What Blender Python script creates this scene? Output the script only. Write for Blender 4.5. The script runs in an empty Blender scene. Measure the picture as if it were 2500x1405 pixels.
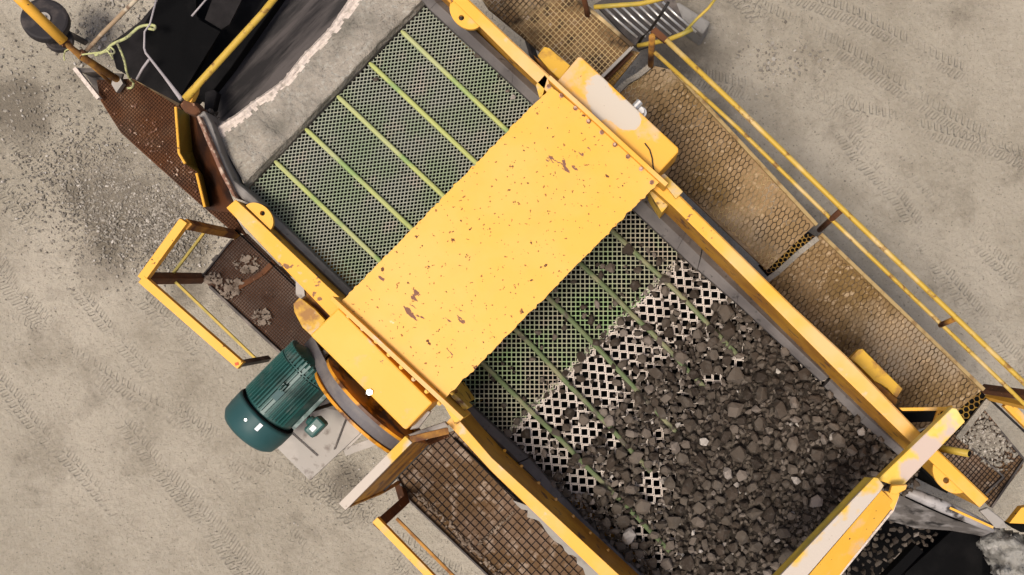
import bpy, bmesh, math, random
from mathutils import Vector, Matrix
random.seed(7)
R = math.radians
sc = bpy.context.scene
# ------------------------------------------------------------------ camera
H = 13.0; F = 2500.0; NX = 1500.0; NY = 800.0      # camera height, focal length in photo pixels, the point straight below
cam = bpy.data.cameras.new("camera"); camo = bpy.data.objects.new("camera", cam)
sc.collection.objects.link(camo); sc.camera = camo
camo.location = (0, 0, H); camo.rotation_euler = (0, 0, 0)
cam.sensor_width = 36; cam.lens = 36.0 * F / 2500.0
cam.shift_x = -(NX - 1250) / 2500.0; cam.shift_y = (NY - 702.5) / 2500.0
cam.clip_start = .1; cam.clip_end = 500
# ------------------------------------------------------------------ light
SUN_EL, SUN_AZ = 74, 225          # high veiled sun from the lower left of the picture
w = bpy.data.worlds.new("World"); sc.world = w; w.use_nodes = True
nt = w.node_tree; nt.nodes.clear()
out = nt.nodes.new('ShaderNodeOutputWorld'); bg = nt.nodes.new('ShaderNodeBackground'); sky = nt.nodes.new('ShaderNodeTexSky')
sky.sky_type = 'NISHITA'; sky.sun_disc = False; sky.sun_elevation = R(SUN_EL); sky.sun_rotation = R(SUN_AZ)
sky.air_density = 1.0; sky.dust_density = 6.0; sky.ozone_density = .6
bg.inputs[1].default_value = .09
nt.links.new(sky.outputs[0], bg.inputs[0]); nt.links.new(bg.outputs[0], out.inputs[0])
sl = bpy.data.lights.new("sun", 'SUN'); sl.energy = 2.3; sl.angle = R(16); sl.color = (1, .95, .86)
so = bpy.data.objects.new("sun", sl); sc.collection.objects.link(so)
so.rotation_euler = (R(90 - SUN_EL), 0, R(180 - SUN_AZ)); so.location = (-6, -6, 14)
sc.view_settings.view_transform = 'Standard'; sc.view_settings.look = 'None'
sc.view_settings.exposure = 0.38; sc.view_settings.gamma = 1.0

# ------------------------------------------------------------------ geometry helpers
def W(px, py, z):
    d = (H - z) / F
    return Vector(((px - NX) * d, -(py - NY) * d, z))
UX, UY = .715, .699                         # along the deck, in picture directions
UD = Vector((UX, -UY, 0)).normalized()      # down the deck, in the world
VD = Vector((UY, UX, 0)).normalized()       # across it, to the upper right
UP = Vector((0, 0, 1))

class MB:
    def __init__(s): s.v = []; s.f = []; s.m = []
    def face(s, idx, m=0): s.f.append(idx); s.m.append(m)
    def pts(s, P): n = len(s.v); s.v += [Vector(p) for p in P]; return n
    def prism(s, P, depth, m=0, ms=None):
        """closed polygon P (world points, seen from above) pushed down by depth"""
        k = len(P); ar = sum(P[i].x * P[(i + 1) % k].y - P[(i + 1) % k].x * P[i].y for i in range(k))
        if ar < 0: P = P[::-1]
        a = s.pts(P); b = s.pts([p - UP * depth for p in P])
        s.face([a + i for i in range(k)], m); s.face([b + k - 1 - i for i in range(k)], m)
        for i in range(k):
            j = (i + 1) % k
            s.face([b + i, b + j, a + j, a + i], m if ms is None else ms)
    def slab(s, poly, z, th, m=0, ms=None):
        s.prism([W(x, y, z if not isinstance(z, (list, tuple)) else z[i]) for i, (x, y) in enumerate(poly)], th, m, ms)
    def box(s, c, ex, ey, ez, m=0):
        """box: centre and three half-extent vectors"""
        c = Vector(c); n = s.pts([c + ex * i + ey * j + ez * k for k in (-1, 1) for j in (-1, 1) for i in (-1, 1)])
        for q in ((0, 2, 3, 1), (4, 5, 7, 6), (0, 1, 5, 4), (2, 6, 7, 3), (0, 4, 6, 2), (1, 3, 7, 5)): s.face([n + i for i in q], m)
    def bar(s, a, b, w, h=None, m=0, up=UP):
        a = Vector(a); b = Vector(b); h = h or w; d = (b - a); L = d.length; d.normalize()
        if abs(d.dot(up)) > .98: up = VD
        x = d.cross(up).normalized(); y = x.cross(d).normalized()
        s.box((a + b) / 2, d * L / 2, x * w / 2, y * h / 2, m)
    def tube(s, P, r, n=10, m=0, cap=True):
        P = [Vector(p) for p in P]; rings = []
        for i, p in enumerate(P):
            d = (P[min(i + 1, len(P) - 1)] - P[max(i - 1, 0)]).normalized()
            u = UP if abs(d.dot(UP)) < .95 else VD
            x = d.cross(u).normalized(); y = x.cross(d).normalized()
            rr = r[i] if isinstance(r, (list, tuple)) else r
            rings.append(s.pts([p + (x * math.cos(2 * math.pi * k / n) + y * math.sin(2 * math.pi * k / n)) * rr for k in range(n)]))
        for i in range(len(P) - 1):
            for k in range(n):
                k2 = (k + 1) % n
                s.face([rings[i] + k, rings[i] + k2, rings[i + 1] + k2, rings[i + 1] + k], m)
        if cap:
            s.face([rings[0] + n - 1 - k for k in range(n)], m); s.face([rings[-1] + k for k in range(n)], m)
    def cyl(s, c, ax, r, h, n=24, m=0, r2=None):
        ax = Vector(ax).normalized(); s.tube([Vector(c) - ax * h / 2, Vector(c) + ax * h / 2], [r, r2 if r2 is not None else r], n, m)
    def strip(s, a, b, w, h, m=0):
        """thin flat wire: top and two sides, for cloths of many wires"""
        d = b - a; x = Vector((d.y, -d.x, 0)); 
        if x.length < 1e-9: return
        x = x.normalized() * w / 2; e = Vector((0, 0, h))
        n = s.pts([a - x - e, a - x * .5, a + x * .5, a + x - e, b - x - e, b - x * .5, b + x * .5, b + x - e])
        for i in range(3): s.face([n + i, n + i + 1, n + i + 5, n + i + 4][::-1], m)
        s.face([n, n + 3, n + 7, n + 4], m)
    def build(s, name, mats, parent=None, bevel=0, smooth=False, loc=None):
        o = Vector(loc) if loc is not None else (Vector(parent['o']) if parent is not None and 'o' in parent else Vector((0, 0, 0)))
        me = bpy.data.meshes.new(name)
        me.from_pydata([tuple(p - o) for p in s.v], [], s.f)
        if not isinstance(mats, (list, tuple)): mats = [mats]
        for m in mats: me.materials.append(m)
        for p, mi in zip(me.polygons, s.m): p.material_index = mi; p.use_smooth = smooth
        me.update()
        ob = bpy.data.objects.new(name, me); sc.collection.objects.link(ob)
        if parent is not None: ob['o'] = list(o)
        if parent is not None: ob.parent = parent
        elif loc is not None: ob.location = o
        if parent is not None and loc is not None: ob.location = o - Vector(parent['o'])
        if bevel:
            b = ob.modifiers.new('bevel', 'BEVEL'); b.width = bevel; b.segments = 2; b.limit_method = 'ANGLE'; b.angle_limit = R(40)
        return ob

def tag(o, label=None, cat=None, group=None, kind=None):
    if label: o['label'] = label
    if cat: o['category'] = cat
    if group: o['group'] = group
    if kind: o['kind'] = kind
    return o
THINGS = []
def thing(name, label, cat, px, py, z, group=None):
    e = bpy.data.objects.new(name, None); sc.collection.objects.link(e)
    p = W(px, py, z); e.location = p; e['o'] = list(p); e.empty_display_size = .1
    THINGS.append(e)
    return tag(e, label, cat, group)
def jag(p, q, n, amp, seed=0):
    rd = random.Random(seed); d = Vector((q[0] - p[0], q[1] - p[1])); L = d.length; t = d / L; nn = Vector((t.y, -t.x)); r = []
    for i in range(n):
        k = (i + rd.uniform(-.35, .35) * (0 < i)) / n
        a = rd.gauss(0, amp) if 0 < i else 0
        r.append((p[0] + d.x * k + nn.x * a, p[1] + d.y * k + nn.y * a))
    return r

# ------------------------------------------------------------------ materials
def mat(name, col, rough=.6, metal=0., layers=(), bump=(), spec=.28, isl=None):
    """layers: dicts(col, scale, lo, hi, detail, stretch, blobs=[(px,py,z,rad)], rough) laid one over the other where noise passes a threshold"""
    m = bpy.data.materials.new(name); m.use_nodes = True; t = m.node_tree; N = t.nodes; L = t.links
    bs = N['Principled BSDF']; bs.inputs['Metallic'].default_value = metal; bs.inputs['Specular IOR Level'].default_value = spec
    geo = N.new('ShaderNodeNewGeometry')
    c = N.new('ShaderNodeRGB'); c.outputs[0].default_value = (*col, 1); cur = c.outputs[0]
    rv = N.new('ShaderNodeValue'); rv.outputs[0].default_value = rough; rcur = rv.outputs[0]
    if isl:
        oi = N.new('ShaderNodeObjectInfo'); ad = N.new('ShaderNodeMath'); ad.operation = 'ADD'; fr = N.new('ShaderNodeMath'); fr.operation = 'FRACT'
        L.new(geo.outputs['Random Per Island'], ad.inputs[0]); L.new(oi.outputs['Random'], ad.inputs[1]); L.new(ad.outputs[0], fr.inputs[0])
        rp = N.new('ShaderNodeValToRGB'); rp.color_ramp.interpolation = 'LINEAR'
        while len(rp.color_ramp.elements) < len(isl): rp.color_ramp.elements.new(.5)
        for e, (pos, cc) in zip(rp.color_ramp.elements, isl): e.position = pos; e.color = (*cc, 1)
        L.new(fr.outputs[0], rp.inputs[0]); cur = rp.outputs[0]
    for k, ly in enumerate(layers):
        mp = N.new('ShaderNodeMapping'); L.new(geo.outputs['Position'], mp.inputs['Vector'])
        st = ly.get('stretch')
        mp.inputs['Location'].default_value = (k * 3.1, k * 1.7, 0)
        if st:
            mp.inputs['Rotation'].default_value = (0, 0, st[0]); m3 = N.new('ShaderNodeMapping'); m3.inputs['Scale'].default_value = (st[1], st[2], 1)
            L.new(mp.outputs[0], m3.inputs['Vector']); mp = m3
        nz = N.new('ShaderNodeTexNoise'); nz.inputs['Scale'].default_value = ly.get('scale', 5); nz.inputs['Detail'].default_value = ly.get('detail', 4)
        nz.inputs['Roughness'].default_value = ly.get('nr', .55)
        L.new(mp.outputs[0], nz.inputs['Vector']); fac = nz.outputs['Fac']
        if ly.get('blobs'):
            bm = None
            for (bx, by, bz, br) in ly['blobs']:
                vd = N.new('ShaderNodeVectorMath'); vd.operation = 'DISTANCE'; L.new(geo.outputs['Position'], vd.inputs[0]); vd.inputs[1].default_value = W(bx, by, bz)
                mr = N.new('ShaderNodeMapRange'); mr.inputs[1].default_value = 0; mr.inputs[2].default_value = br; mr.inputs[3].default_value = ly.get('bgain', .35); mr.inputs[4].default_value = 0
                L.new(vd.outputs['Value'], mr.inputs[0])
                if bm is None: bm = mr.outputs[0]
                else:
                    mx = N.new('ShaderNodeMath'); mx.operation = 'MAXIMUM'; L.new(bm, mx.inputs[0]); L.new(mr.outputs[0], mx.inputs[1]); bm = mx.outputs[0]
            ad = N.new('ShaderNodeMath'); ad.operation = 'ADD'; L.new(fac, ad.inputs[0]); L.new(bm, ad.inputs[1]); fac = ad.outputs[0]
        mr = N.new('ShaderNodeMapRange'); mr.inputs[1].default_value = ly['lo']; mr.inputs[2].default_value = ly['hi']; mr.inputs[4].default_value = ly.get('amt', 1)
        L.new(fac, mr.inputs[0])
        if ly.get('up'):
            sp = N.new('ShaderNodeSeparateXYZ'); L.new(geo.outputs['Normal'], sp.inputs[0])
            m2 = N.new('ShaderNodeMapRange'); m2.inputs[1].default_value = .3; m2.inputs[2].default_value = .8; L.new(sp.outputs['Z'], m2.inputs[0])
            mu = N.new('ShaderNodeMath'); mu.operation = 'MULTIPLY'; L.new(mr.outputs[0], mu.inputs[0]); L.new(m2.outputs[0], mu.inputs[1]); fo = mu.outputs[0]
        else: fo = mr.outputs[0]
        mix = N.new('ShaderNodeMix'); mix.data_type = 'RGBA'
        L.new(fo, mix.inputs[0]); L.new(cur, mix.inputs[6]); mix.inputs[7].default_value = (*ly['col'], 1); cur = mix.outputs[2]
        if 'rough' in ly:
            mf = N.new('ShaderNodeMix'); L.new(fo, mf.inputs[0]); L.new(rcur, mf.inputs[2]); mf.inputs[3].default_value = ly['rough']; rcur = mf.outputs[0]
    L.new(cur, bs.inputs['Base Color']); L.new(rcur, bs.inputs['Roughness'])
    prev = None
    for (scale, strength, dist) in bump:
        nz = N.new('ShaderNodeTexNoise'); nz.inputs['Scale'].default_value = scale; nz.inputs['Detail'].default_value = 5; L.new(geo.outputs['Position'], nz.inputs['Vector'])
        b = N.new('ShaderNodeBump'); b.inputs['Strength'].default_value = strength; b.inputs['Distance'].default_value = dist
        L.new(nz.outputs['Fac'], b.inputs['Height'])
        if prev: L.new(prev, b.inputs['Normal'])
        prev = b.outputs[0]
    if prev: L.new(prev, bs.inputs['Normal'])
    return m
YEL = (.74, .372, .042); RUST = (.13, .055, .028); DUST = (.46, .39, .31); PINK = (.52, .40, .33)
ang = math.atan2(-UY, UX)
M = {}
M['cover'] = mat('yellow_paint_chipped', YEL, .45, 0, [
    dict(col=(.70, .40, .09), scale=1.6, lo=.45, hi=.7, amt=.6), dict(col=(.60, .34, .06), scale=5, lo=.5, hi=.8, amt=.5, stretch=(-ang, 1, .3)),
    dict(col=RUST, scale=17, lo=.69, hi=.70, detail=3, rough=.9), dict(col=(.30, .13, .04), scale=38, lo=.70, hi=.72, detail=1, rough=.9),
    dict(col=(.20, .095, .065), scale=26, lo=.79, hi=.81, detail=5, stretch=(-ang, .35, 1), blobs=[(1412, 375, 5.2, .20), (1375, 410, 5.2, .25), (1340, 395, 5.2, .12), (1000, 750, 5.2, .32), (1120, 800, 5.2, .3), (930, 700, 5.2, .2)], bgain=.27, rough=.9),
    dict(col=(.80, .62, .42), scale=7, lo=.72, hi=.76, amt=.8),
], [(5, .12, .02), (120, .05, .004)])
M['yellow'] = mat('yellow_paint', YEL, .5, 0, [
    dict(col=(.22, .10, .04), scale=13, lo=.80, hi=.83, detail=5, blobs=[(700, 640, 5, .35), (770, 700, 5, .4), (1640, 500, 5, .4), (1080, 960, 5, .5)], bgain=.25),
    dict(col=(.74, .42, .08), scale=2.5, lo=.45, hi=.7, amt=.5),
    dict(col=DUST, scale=4, lo=.56, hi=.72, amt=.75, up=1, rough=.9),
    dict(col=RUST, scale=30, lo=.69, hi=.71, detail=3, rough=.9)], [(60, .1, .004)])
M['flange'] = mat('dusty_yellow_flange', YEL, .55, 0, [
    dict(col=(.70, .44, .20), scale=1.3, lo=.42, hi=.60, amt=.85, up=1, rough=.9),
    dict(col=(.62, .46, .34), scale=7, lo=.62, hi=.70, amt=.7, up=1, rough=.9),
    dict(col=(.22, .10, .04), scale=12, lo=.78, hi=.81, detail=6, blobs=[(700, 640, 5, .35), (770, 700, 5, .45), (1700, 560, 5, .5), (1350, 200, 5, .3)], bgain=.24)], [(60, .1, .004)])
M['wallyel'] = mat('yellow_side_plate_shaded_stained', (.56, .27, .022), .5, 0, [  # base darker than the flange: wall shade put into the yellow, under real stains
    dict(col=(.40, .17, .02), scale=2.5, lo=.42, hi=.6, detail=5), dict(col=(.14, .06, .03), scale=8, lo=.60, hi=.66)], [(40, .15, .005)])
M['yellow_worn'] = mat('worn_yellow_paint', (.66, .40, .055), .55, 0, [
    dict(col=DUST, scale=5, lo=.48, hi=.6, amt=.8, up=1, rough=.95),
    dict(col=RUST, scale=11, lo=.56, hi=.64, amt=.9, detail=6, rough=.9)], [(40, .25, .006)])
M['endbox'] = mat('yellow_paint_with_dust', YEL, .5, 0, [
    dict(col=(.74, .42, .08), scale=2, lo=.45, hi=.7, amt=.5),
    dict(col=(.58, .42, .27), scale=5, lo=.62, hi=.74, blobs=[(1450, 230, 5.15, .42), (1560, 310, 5.15, .2)], bgain=.25, amt=.7, rough=.9, up=1),
    dict(col=(.52, .45, .37), scale=3.5, lo=.68, hi=.72, blobs=[(1475, 240, 5.15, .26), (1515, 275, 5.15, .20)], bgain=.42, rough=.95, up=1),
    dict(col=RUST, scale=22, lo=.71, hi=.73, detail=3)], [(30, .12, .005)])
M['rustpaint'] = mat('rusted_yellow_steel', (.42, .20, .035), .7, 0, [
    dict(col=RUST, scale=5, lo=.42, hi=.62, detail=6, rough=.95)], [(30, .3, .008)])
M['rust'] = mat('rusty_steel', (.13, .05, .02), .85, 0, [
    dict(col=(.07, .03, .016), scale=6, lo=.4, hi=.65, detail=6), dict(col=(.36, .2, .12), scale=20, lo=.66, hi=.7)], [(30, .4, .01)])
M['rustsheet'] = mat('rusty_perforated_sheet', (.115, .042, .014), .85, 0, [
    dict(col=(.05, .022, .012), scale=3, lo=.4, hi=.7, detail=6), dict(col=(.20, .13, .08), scale=2.2, lo=.55, hi=.75, amt=.6)], [(60, .3, .006)])
M['edge'] = mat('bare_rusted_edge', (.20, .10, .065), .85, 0, [dict(col=(.5, .36, .27), scale=14, lo=.5, hi=.62)], [(40, .4, .01)])
M['bracket'] = mat('stained_yellow_bracket', (.58, .33, .03), .55, 0, [dict(col=(.30, .14, .03), scale=6, lo=.5, hi=.62, detail=6), dict(col=(.48, .38, .26), scale=5, lo=.58, hi=.68, up=1)], [(40, .2, .005)])
M['rubber'] = mat('grey_rubber_liner', (.085, .074, .07), .6, 0, [
    dict(col=(.15, .132, .122), scale=3, lo=.4, hi=.65, amt=.8, up=1), dict(col=(.035, .03, .028), scale=18, lo=.62, hi=.72)], [(30, .3, .006)])
M['rubberdust'] = mat('dusty_rubber_liner', (.17, .152, .137), .8, 0, [
    dict(col=(.27, .245, .225), scale=4, lo=.4, hi=.65, up=1), dict(col=(.07, .06, .055), scale=14, lo=.62, hi=.7)], [(30, .3, .008)])
M['black'] = mat('black_rubber_and_shade', (.003, .0028, .003), .85, 0, [dict(col=(.008, .0072, .0072), scale=2.5, lo=.5, hi=.7)], [(12, .3, .01)], spec=.08)  # rubber; its black also serves as painted shade inside the box
M['charcoal'] = mat('charcoal_rubber', (.008, .007, .007), .8, 0, [dict(col=(.026, .022, .022), scale=3, lo=.45, hi=.7)], [(10, .3, .01)], spec=.12)
M['belt'] = mat('dark_conveyor_belt', (.024, .021, .021), .75, 0, [
    dict(col=(.085, .072, .068), scale=5, lo=.42, hi=.62, stretch=(R(-45), .25, 2.2), detail=6),
    dict(col=(.012, .011, .011), scale=7, lo=.58, hi=.7, stretch=(R(-45), .2, 2.5), detail=6)], [(20, .3, .01)], spec=.2)
M['dust'] = mat('stone_dust', (.31, .27, .222), .95, 0, [
    dict(col=(.36, .33, .28), scale=30, lo=.52, hi=.66, detail=3), dict(col=(.18, .16, .13), scale=4, lo=.45, hi=.7, detail=7)], [(28, .9, .03), (90, .6, .012)])
M['dustlip'] = mat('pale_dust_lip', (.62, .52, .45), .95, 0, [dict(col=(.40, .34, .28), scale=24, lo=.5, hi=.7)], [(40, .7, .02)])
M['wire'] = mat('dusty_screen_wire', (.35, .355, .285), .6, 0, [
    dict(col=(.29, .34, .22), scale=2.2, lo=.42, hi=.62, detail=3), dict(col=(.42, .38, .31), scale=5, lo=.55, hi=.7)])
M['wiregreen'] = mat('green_screen_wire', (.36, .35, .24), .6, 0, [
    dict(col=(.27, .38, .17), scale=2.6, lo=.42, hi=.6, detail=3), dict(col=(.40, .33, .25), scale=3.7, lo=.5, hi=.65)])
M['wirepale'] = mat('pale_crimped_wire', (.74, .64, .56), .5, 0, [dict(col=(.55, .46, .39), scale=5, lo=.45, hi=.65)])
M['clamp'] = mat('yellow_green_clamp_rubber', (.40, .42, .14), .6, 0, [
    dict(col=(.38, .38, .26), scale=2.8, lo=.50, hi=.66, amt=.6, stretch=(R(44), .4, 1)), dict(col=(.24, .33, .12), scale=3.5, lo=.52, hi=.62)], [(40, .2, .004)])
M['clampdk'] = mat('green_clamp_rubber', (.115, .15, .065), .6, 0, [
    dict(col=(.21, .20, .11), scale=4, lo=.47, hi=.6), dict(col=(.09, .075, .055), scale=6, lo=.58, hi=.66)], [(40, .2, .004)])
M['stone'] = mat('dark_crushed_stone', (.06, .05, .04), .85, 0, [dict(col=(.10, .085, .07), scale=22, lo=.52, hi=.72, amt=.6)], [(60, .35, .006)],
    isl=[(0, (.022, .015, .010)), (.25, (.048, .034, .024)), (.55, (.078, .061, .046)), (.92, (.125, .098, .077)), (.985, (.19, .155, .13)), (1., (.5, .45, .40))])
M['pebble'] = mat('ground_gravel', (.2, .18, .15), .95, 0, [], [(50, .4, .01)],
    isl=[(0, (.16, .135, .11)), (.5, (.25, .22, .18)), (.9, (.34, .30, .25)), (1., (.5, .45, .40))])
M['crumb'] = mat('brown_grey_crumbs', (.25, .19, .14), .95, 0, [dict(col=(.14, .10, .07), scale=7, lo=.45, hi=.6)], [(50, .4, .006)])
M['mudlight'] = mat('dried_mud_in_mesh', (.30, .195, .10), .95, 0, [
    dict(col=(.33, .265, .195), scale=.9, lo=.46, hi=.62, amt=.8),
    dict(col=(.19, .115, .042), scale=1.6, lo=.4, hi=.62, detail=5), dict(col=(.42, .30, .18), scale=16, lo=.56, hi=.68, detail=3), dict(col=(.03, .022, .014), scale=11, lo=.68, hi=.71)], [(25, .7, .02)])
M['mudbrown'] = mat('brown_mud_in_mesh', (.17, .10, .045), .95, 0, [
    dict(col=(.30, .21, .12), scale=2.5, lo=.45, hi=.65, detail=5), dict(col=(.05, .03, .016), scale=9, lo=.5, hi=.65), dict(col=(.35, .27, .2), scale=14, lo=.64, hi=.68)], [(25, .6, .02)])
M['mudrust'] = mat('rusty_mud_in_grating', (.17, .11, .075), .95, 0, [
    dict(col=(.115, .065, .03), scale=1.6, lo=.42, hi=.6, detail=4), dict(col=(.27, .20, .15), scale=9, lo=.54, hi=.66)], [(20, .6, .02)])
M['strand'] = mat('tan_walkway_strand', (.52, .37, .18), .7, 0, [dict(col=(.06, .036, .016), scale=1.1, lo=.45, hi=.52), dict(col=(.42, .34, .25), scale=6, lo=.56, hi=.7)], [(60, .2, .003)])
M['rimtan'] = mat('tan_edge_angle', (.36, .25, .11), .7, 0, [dict(col=(.22, .13, .05), scale=12, lo=.5, hi=.65)])
M['strandy'] = mat('yellow_walkway_strand', (.42, .24, .04), .6, 0, [dict(col=(.15, .07, .02), scale=7, lo=.45, hi=.65)])
M['strandd'] = mat('dark_grating_bar', (.028, .017, .012), .8, 0, [dict(col=(.10, .05, .02), scale=8, lo=.5, hi=.7)])
M['plateb'] = mat('brown_dirty_plate', (.085, .055, .042), .85, 0, [
    dict(col=(.16, .115, .09), scale=3, lo=.45, hi=.7, detail=6), dict(col=(.04, .02, .012), scale=4, lo=.55, hi=.7)], [(70, .5, .006)])
M['galv'] = mat('dusty_grey_steel', (.30, .27, .24), .6, .1, [dict(col=(.42, .37, .33), scale=2.5, lo=.45, hi=.7), dict(col=(.16, .13, .11), scale=9, lo=.58, hi=.7)], [(20, .1, .01)])
M['steel'] = mat('bright_steel', (.62, .60, .57), .3, .7, [dict(col=(.4, .36, .33), scale=9, lo=.5, hi=.7)])
M['darksteel'] = mat('dark_steel', (.06, .05, .045), .6, .2, [dict(col=(.16, .13, .11), scale=6, lo=.5, hi=.7)], [(30, .2, .006)])
M['teal'] = mat('teal_motor_paint', (.020, .078, .070), .36, 0, [
    dict(col=(.075, .10, .09), scale=7, lo=.52, hi=.66, amt=.8, detail=7, rough=.7), dict(col=(.02, .05, .045), scale=4, lo=.55, hi=.7)], [(30, .12, .005)])
M['tealdk'] = mat('teal_fan_cover_paint', (.018, .062, .064), .5, 0, [dict(col=(.03, .078, .078), scale=3, lo=.45, hi=.7)], [(50, .06, .003)])
M['white'] = mat('white_sticker', (.8, .8, .8), .5)
M['flybelt'] = mat('dusty_drive_belt', (.125, .115, .12), .65, 0, [dict(col=(.21, .185, .17), scale=5, lo=.42, hi=.62, stretch=(R(44), .4, 1.4))], [(20, .2, .005)])
M['orange'] = mat('orange_yellow_rim', (.62, .27, .02), .5, 0, [dict(col=(.10, .04, .015), scale=5, lo=.5, hi=.62)])
M['rope'] = mat('pale_green_rope', (.42, .42, .19), .9, 0, [dict(col=(.2, .19, .12), scale=30, lo=.5, hi=.6)])
M['cable'] = mat('black_cable', (.015, .012, .011), .6)
M['paleca'] = mat('grey_cable', (.34, .30, .30), .6)
M['concrete'] = mat('grey_concrete', (.30, .275, .245), .9, 0, [dict(col=(.22, .2, .18), scale=9, lo=.5, hi=.7)], [(60, .3, .006)])
M['tyre'] = mat('black_tyre_rubber', (.022, .018, .019), .7, 0, [dict(col=(.07, .055, .05), scale=6, lo=.5, hi=.7)], [(20, .2, .01)])
M['olive'] = mat('olive_yellow_paint', (.47, .32, .05), .5, 0, [dict(col=(.30, .24, .05), scale=4, lo=.5, hi=.65)])
M['paint_pale'] = mat('dust_covered_top', (.50, .425, .355), .9, 0, [
    dict(col=(.62, .38, .06), scale=2.2, lo=.56, hi=.62), dict(col=(.34, .28, .22), scale=24, lo=.68, hi=.72)], [(40, .2, .005)])
M['chutegrey'] = mat('scuffed_grey_chute', (.30, .275, .265), .5, .1, [dict(col=(.42, .39, .38), scale=4, lo=.45, hi=.65), dict(col=(.05, .043, .04), scale=5, lo=.58, hi=.66)], [(18, .3, .02)])
M['apron'] = mat('dirty_chute_apron', (.12, .105, .095), .7, 0, [dict(col=(.26, .235, .22), scale=4, lo=.5, hi=.62), dict(col=(.03, .026, .024), scale=5, lo=.55, hi=.66)], [(18, .3, .02)])
M['slurry'] = mat('grey_caked_dust', (.26, .245, .22), .9, 0, [dict(col=(.13, .12, .105), scale=5, lo=.5, hi=.6, detail=6), dict(col=(.42, .39, .36), scale=7, lo=.6, hi=.7)], [(12, .9, .05)])

# ------------------------------------------------------------------ ground
def ground_material():
    m = bpy.data.materials.new('dry_dusty_ground'); m.use_nodes = True; t = m.node_tree; N = t.nodes; L = t.links; bs = N['Principled BSDF']
    bs.inputs['Roughness'].default_value = .95; bs.inputs['Specular IOR Level'].default_value = .2
    geo = N.new('ShaderNodeNewGeometry'); P = geo.outputs['Position']
    def noise(scale, det=6, rough=.55, vec=P, dist=0):
        n = N.new('ShaderNodeTexNoise'); n.inputs['Scale'].default_value = scale; n.inputs['Detail'].default_value = det; n.inputs['Roughness'].default_value = rough
        n.inputs['Distortion'].default_value = dist; L.new(vec, n.inputs['Vector']); return n.outputs['Fac']
    def mr(x, a, b, c=0, d=1):
        n = N.new('ShaderNodeMapRange'); L.new(x, n.inputs[0]); n.inputs[1].default_value = a; n.inputs[2].default_value = b; n.inputs[3].default_value = c; n.inputs[4].default_value = d; return n.outputs[0]
    def mth(op, a, b=None):
        n = N.new('ShaderNodeMath'); n.operation = op
        for i, x in enumerate((a, b)):
            if x is None: continue
            if isinstance(x, (int, float)): n.inputs[i].default_value = x
            else: L.new(x, n.inputs[i])
        return n.outputs[0]
    def mix(f, a, b):
        n = N.new('ShaderNodeMix'); n.data_type = 'RGBA'; L.new(f, n.inputs[0])
        for i, x in ((6, a), (7, b)):
            if isinstance(x, tuple): n.inputs[i].default_value = (*x, 1)
            else: L.new(x, n.inputs[i])
        return n.outputs[2]
    col = mix(mr(noise(.35, 5), .38, .64), (.34, .295, .23), (.44, .382, .305))
    col = mix(mth('MULTIPLY', mr(noise(1.6, 7, .6), .48, .68), .7), col, (.27, .23, .175))
    col = mix(mth('MULTIPLY', mr(noise(18, 4, .6), .52, .72), .5), col, (.44, .385, .32))
    col = mix(mth('MULTIPLY', mr(noise(30, 3), .62, .70), .7), col, (.13, .115, .09))
    col = mix(mth('MULTIPLY', mr(noise(9, 8, .75, dist=1.2), .56, .62), .35), col, (.20, .17, .13))  # fine speckle: crevice shade painted into the soil colour
    st = None                                # darker earth and damp spills, with the machine's shadow painted in at upper right
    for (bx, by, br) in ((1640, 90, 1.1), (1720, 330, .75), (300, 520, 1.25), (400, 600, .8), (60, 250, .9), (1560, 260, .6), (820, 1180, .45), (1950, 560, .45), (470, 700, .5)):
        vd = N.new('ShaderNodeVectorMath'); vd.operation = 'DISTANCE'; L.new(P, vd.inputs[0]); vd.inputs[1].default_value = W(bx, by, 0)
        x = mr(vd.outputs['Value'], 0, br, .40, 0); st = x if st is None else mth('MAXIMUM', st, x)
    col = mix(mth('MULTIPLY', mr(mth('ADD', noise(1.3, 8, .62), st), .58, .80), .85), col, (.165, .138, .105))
    h = mth('ADD', mth('MULTIPLY', noise(3, 6), .02), mth('MULTIPLY', noise(13, 8, .70, dist=.25), .055))
    # tyre tracks: (point px, point px, half width m, lug spacing)
    tr = [((40, 700), (470, 1230), .15), ((230, 740), (640, 1230), .12), ((640, 1130), (1120, 1405), .12), ((-20, 640), (200, 900), .13), ((560, 640), (760, 1000), .10), ((280, 1250), (420, 1405), .12),
          ((1820, 215), (2170, 300), .13), ((2150, 440), (2360, 720), .12), ((2300, 150), (2560, 260), .14), ((2330, 300), (2540, 420), .14), ((2400, 600), (2560, 760), .12), ((0, 300), (300, 640), .13)]
    msum = None
    for k, (a, b, hw) in enumerate(tr):
        A = W(*a, 0); B = W(*b, 0); d = (B - A).normalized(); n_ = Vector((-d.y, d.x, 0))
        def dot(v, off):
            q = N.new('ShaderNodeVectorMath'); q.operation = 'SUBTRACT'; L.new(P, q.inputs[0]); q.inputs[1].default_value = A
            r = N.new('ShaderNodeVectorMath'); r.operation = 'DOT_PRODUCT'; L.new(q.outputs[0], r.inputs[0]); r.inputs[1].default_value = v; return r.outputs['Value']
        s_, t_ = dot(d, 0), dot(n_, 0)
        t_ = mth('ADD', t_, mr(noise(.4, 1), .3, .7, -.10, .10))
        at = mth('ABSOLUTE', t_)
        msk = mth('MULTIPLY', mr(at, hw, hw * .8), mr(noise(1.1, 3), .42, .56))
        ph = mth('ADD', mth('MULTIPLY', s_, 2 * math.pi / .085), mth('MULTIPLY', at, 22))
        lug = mr(mth('SINE', ph), -.2, .5)
        lug = mth('MULTIPLY', lug, mr(at, .01, .025))
        x = mth('MULTIPLY', lug, msk)
        msum = x if msum is None else mth('MAXIMUM', msum, x)
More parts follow.
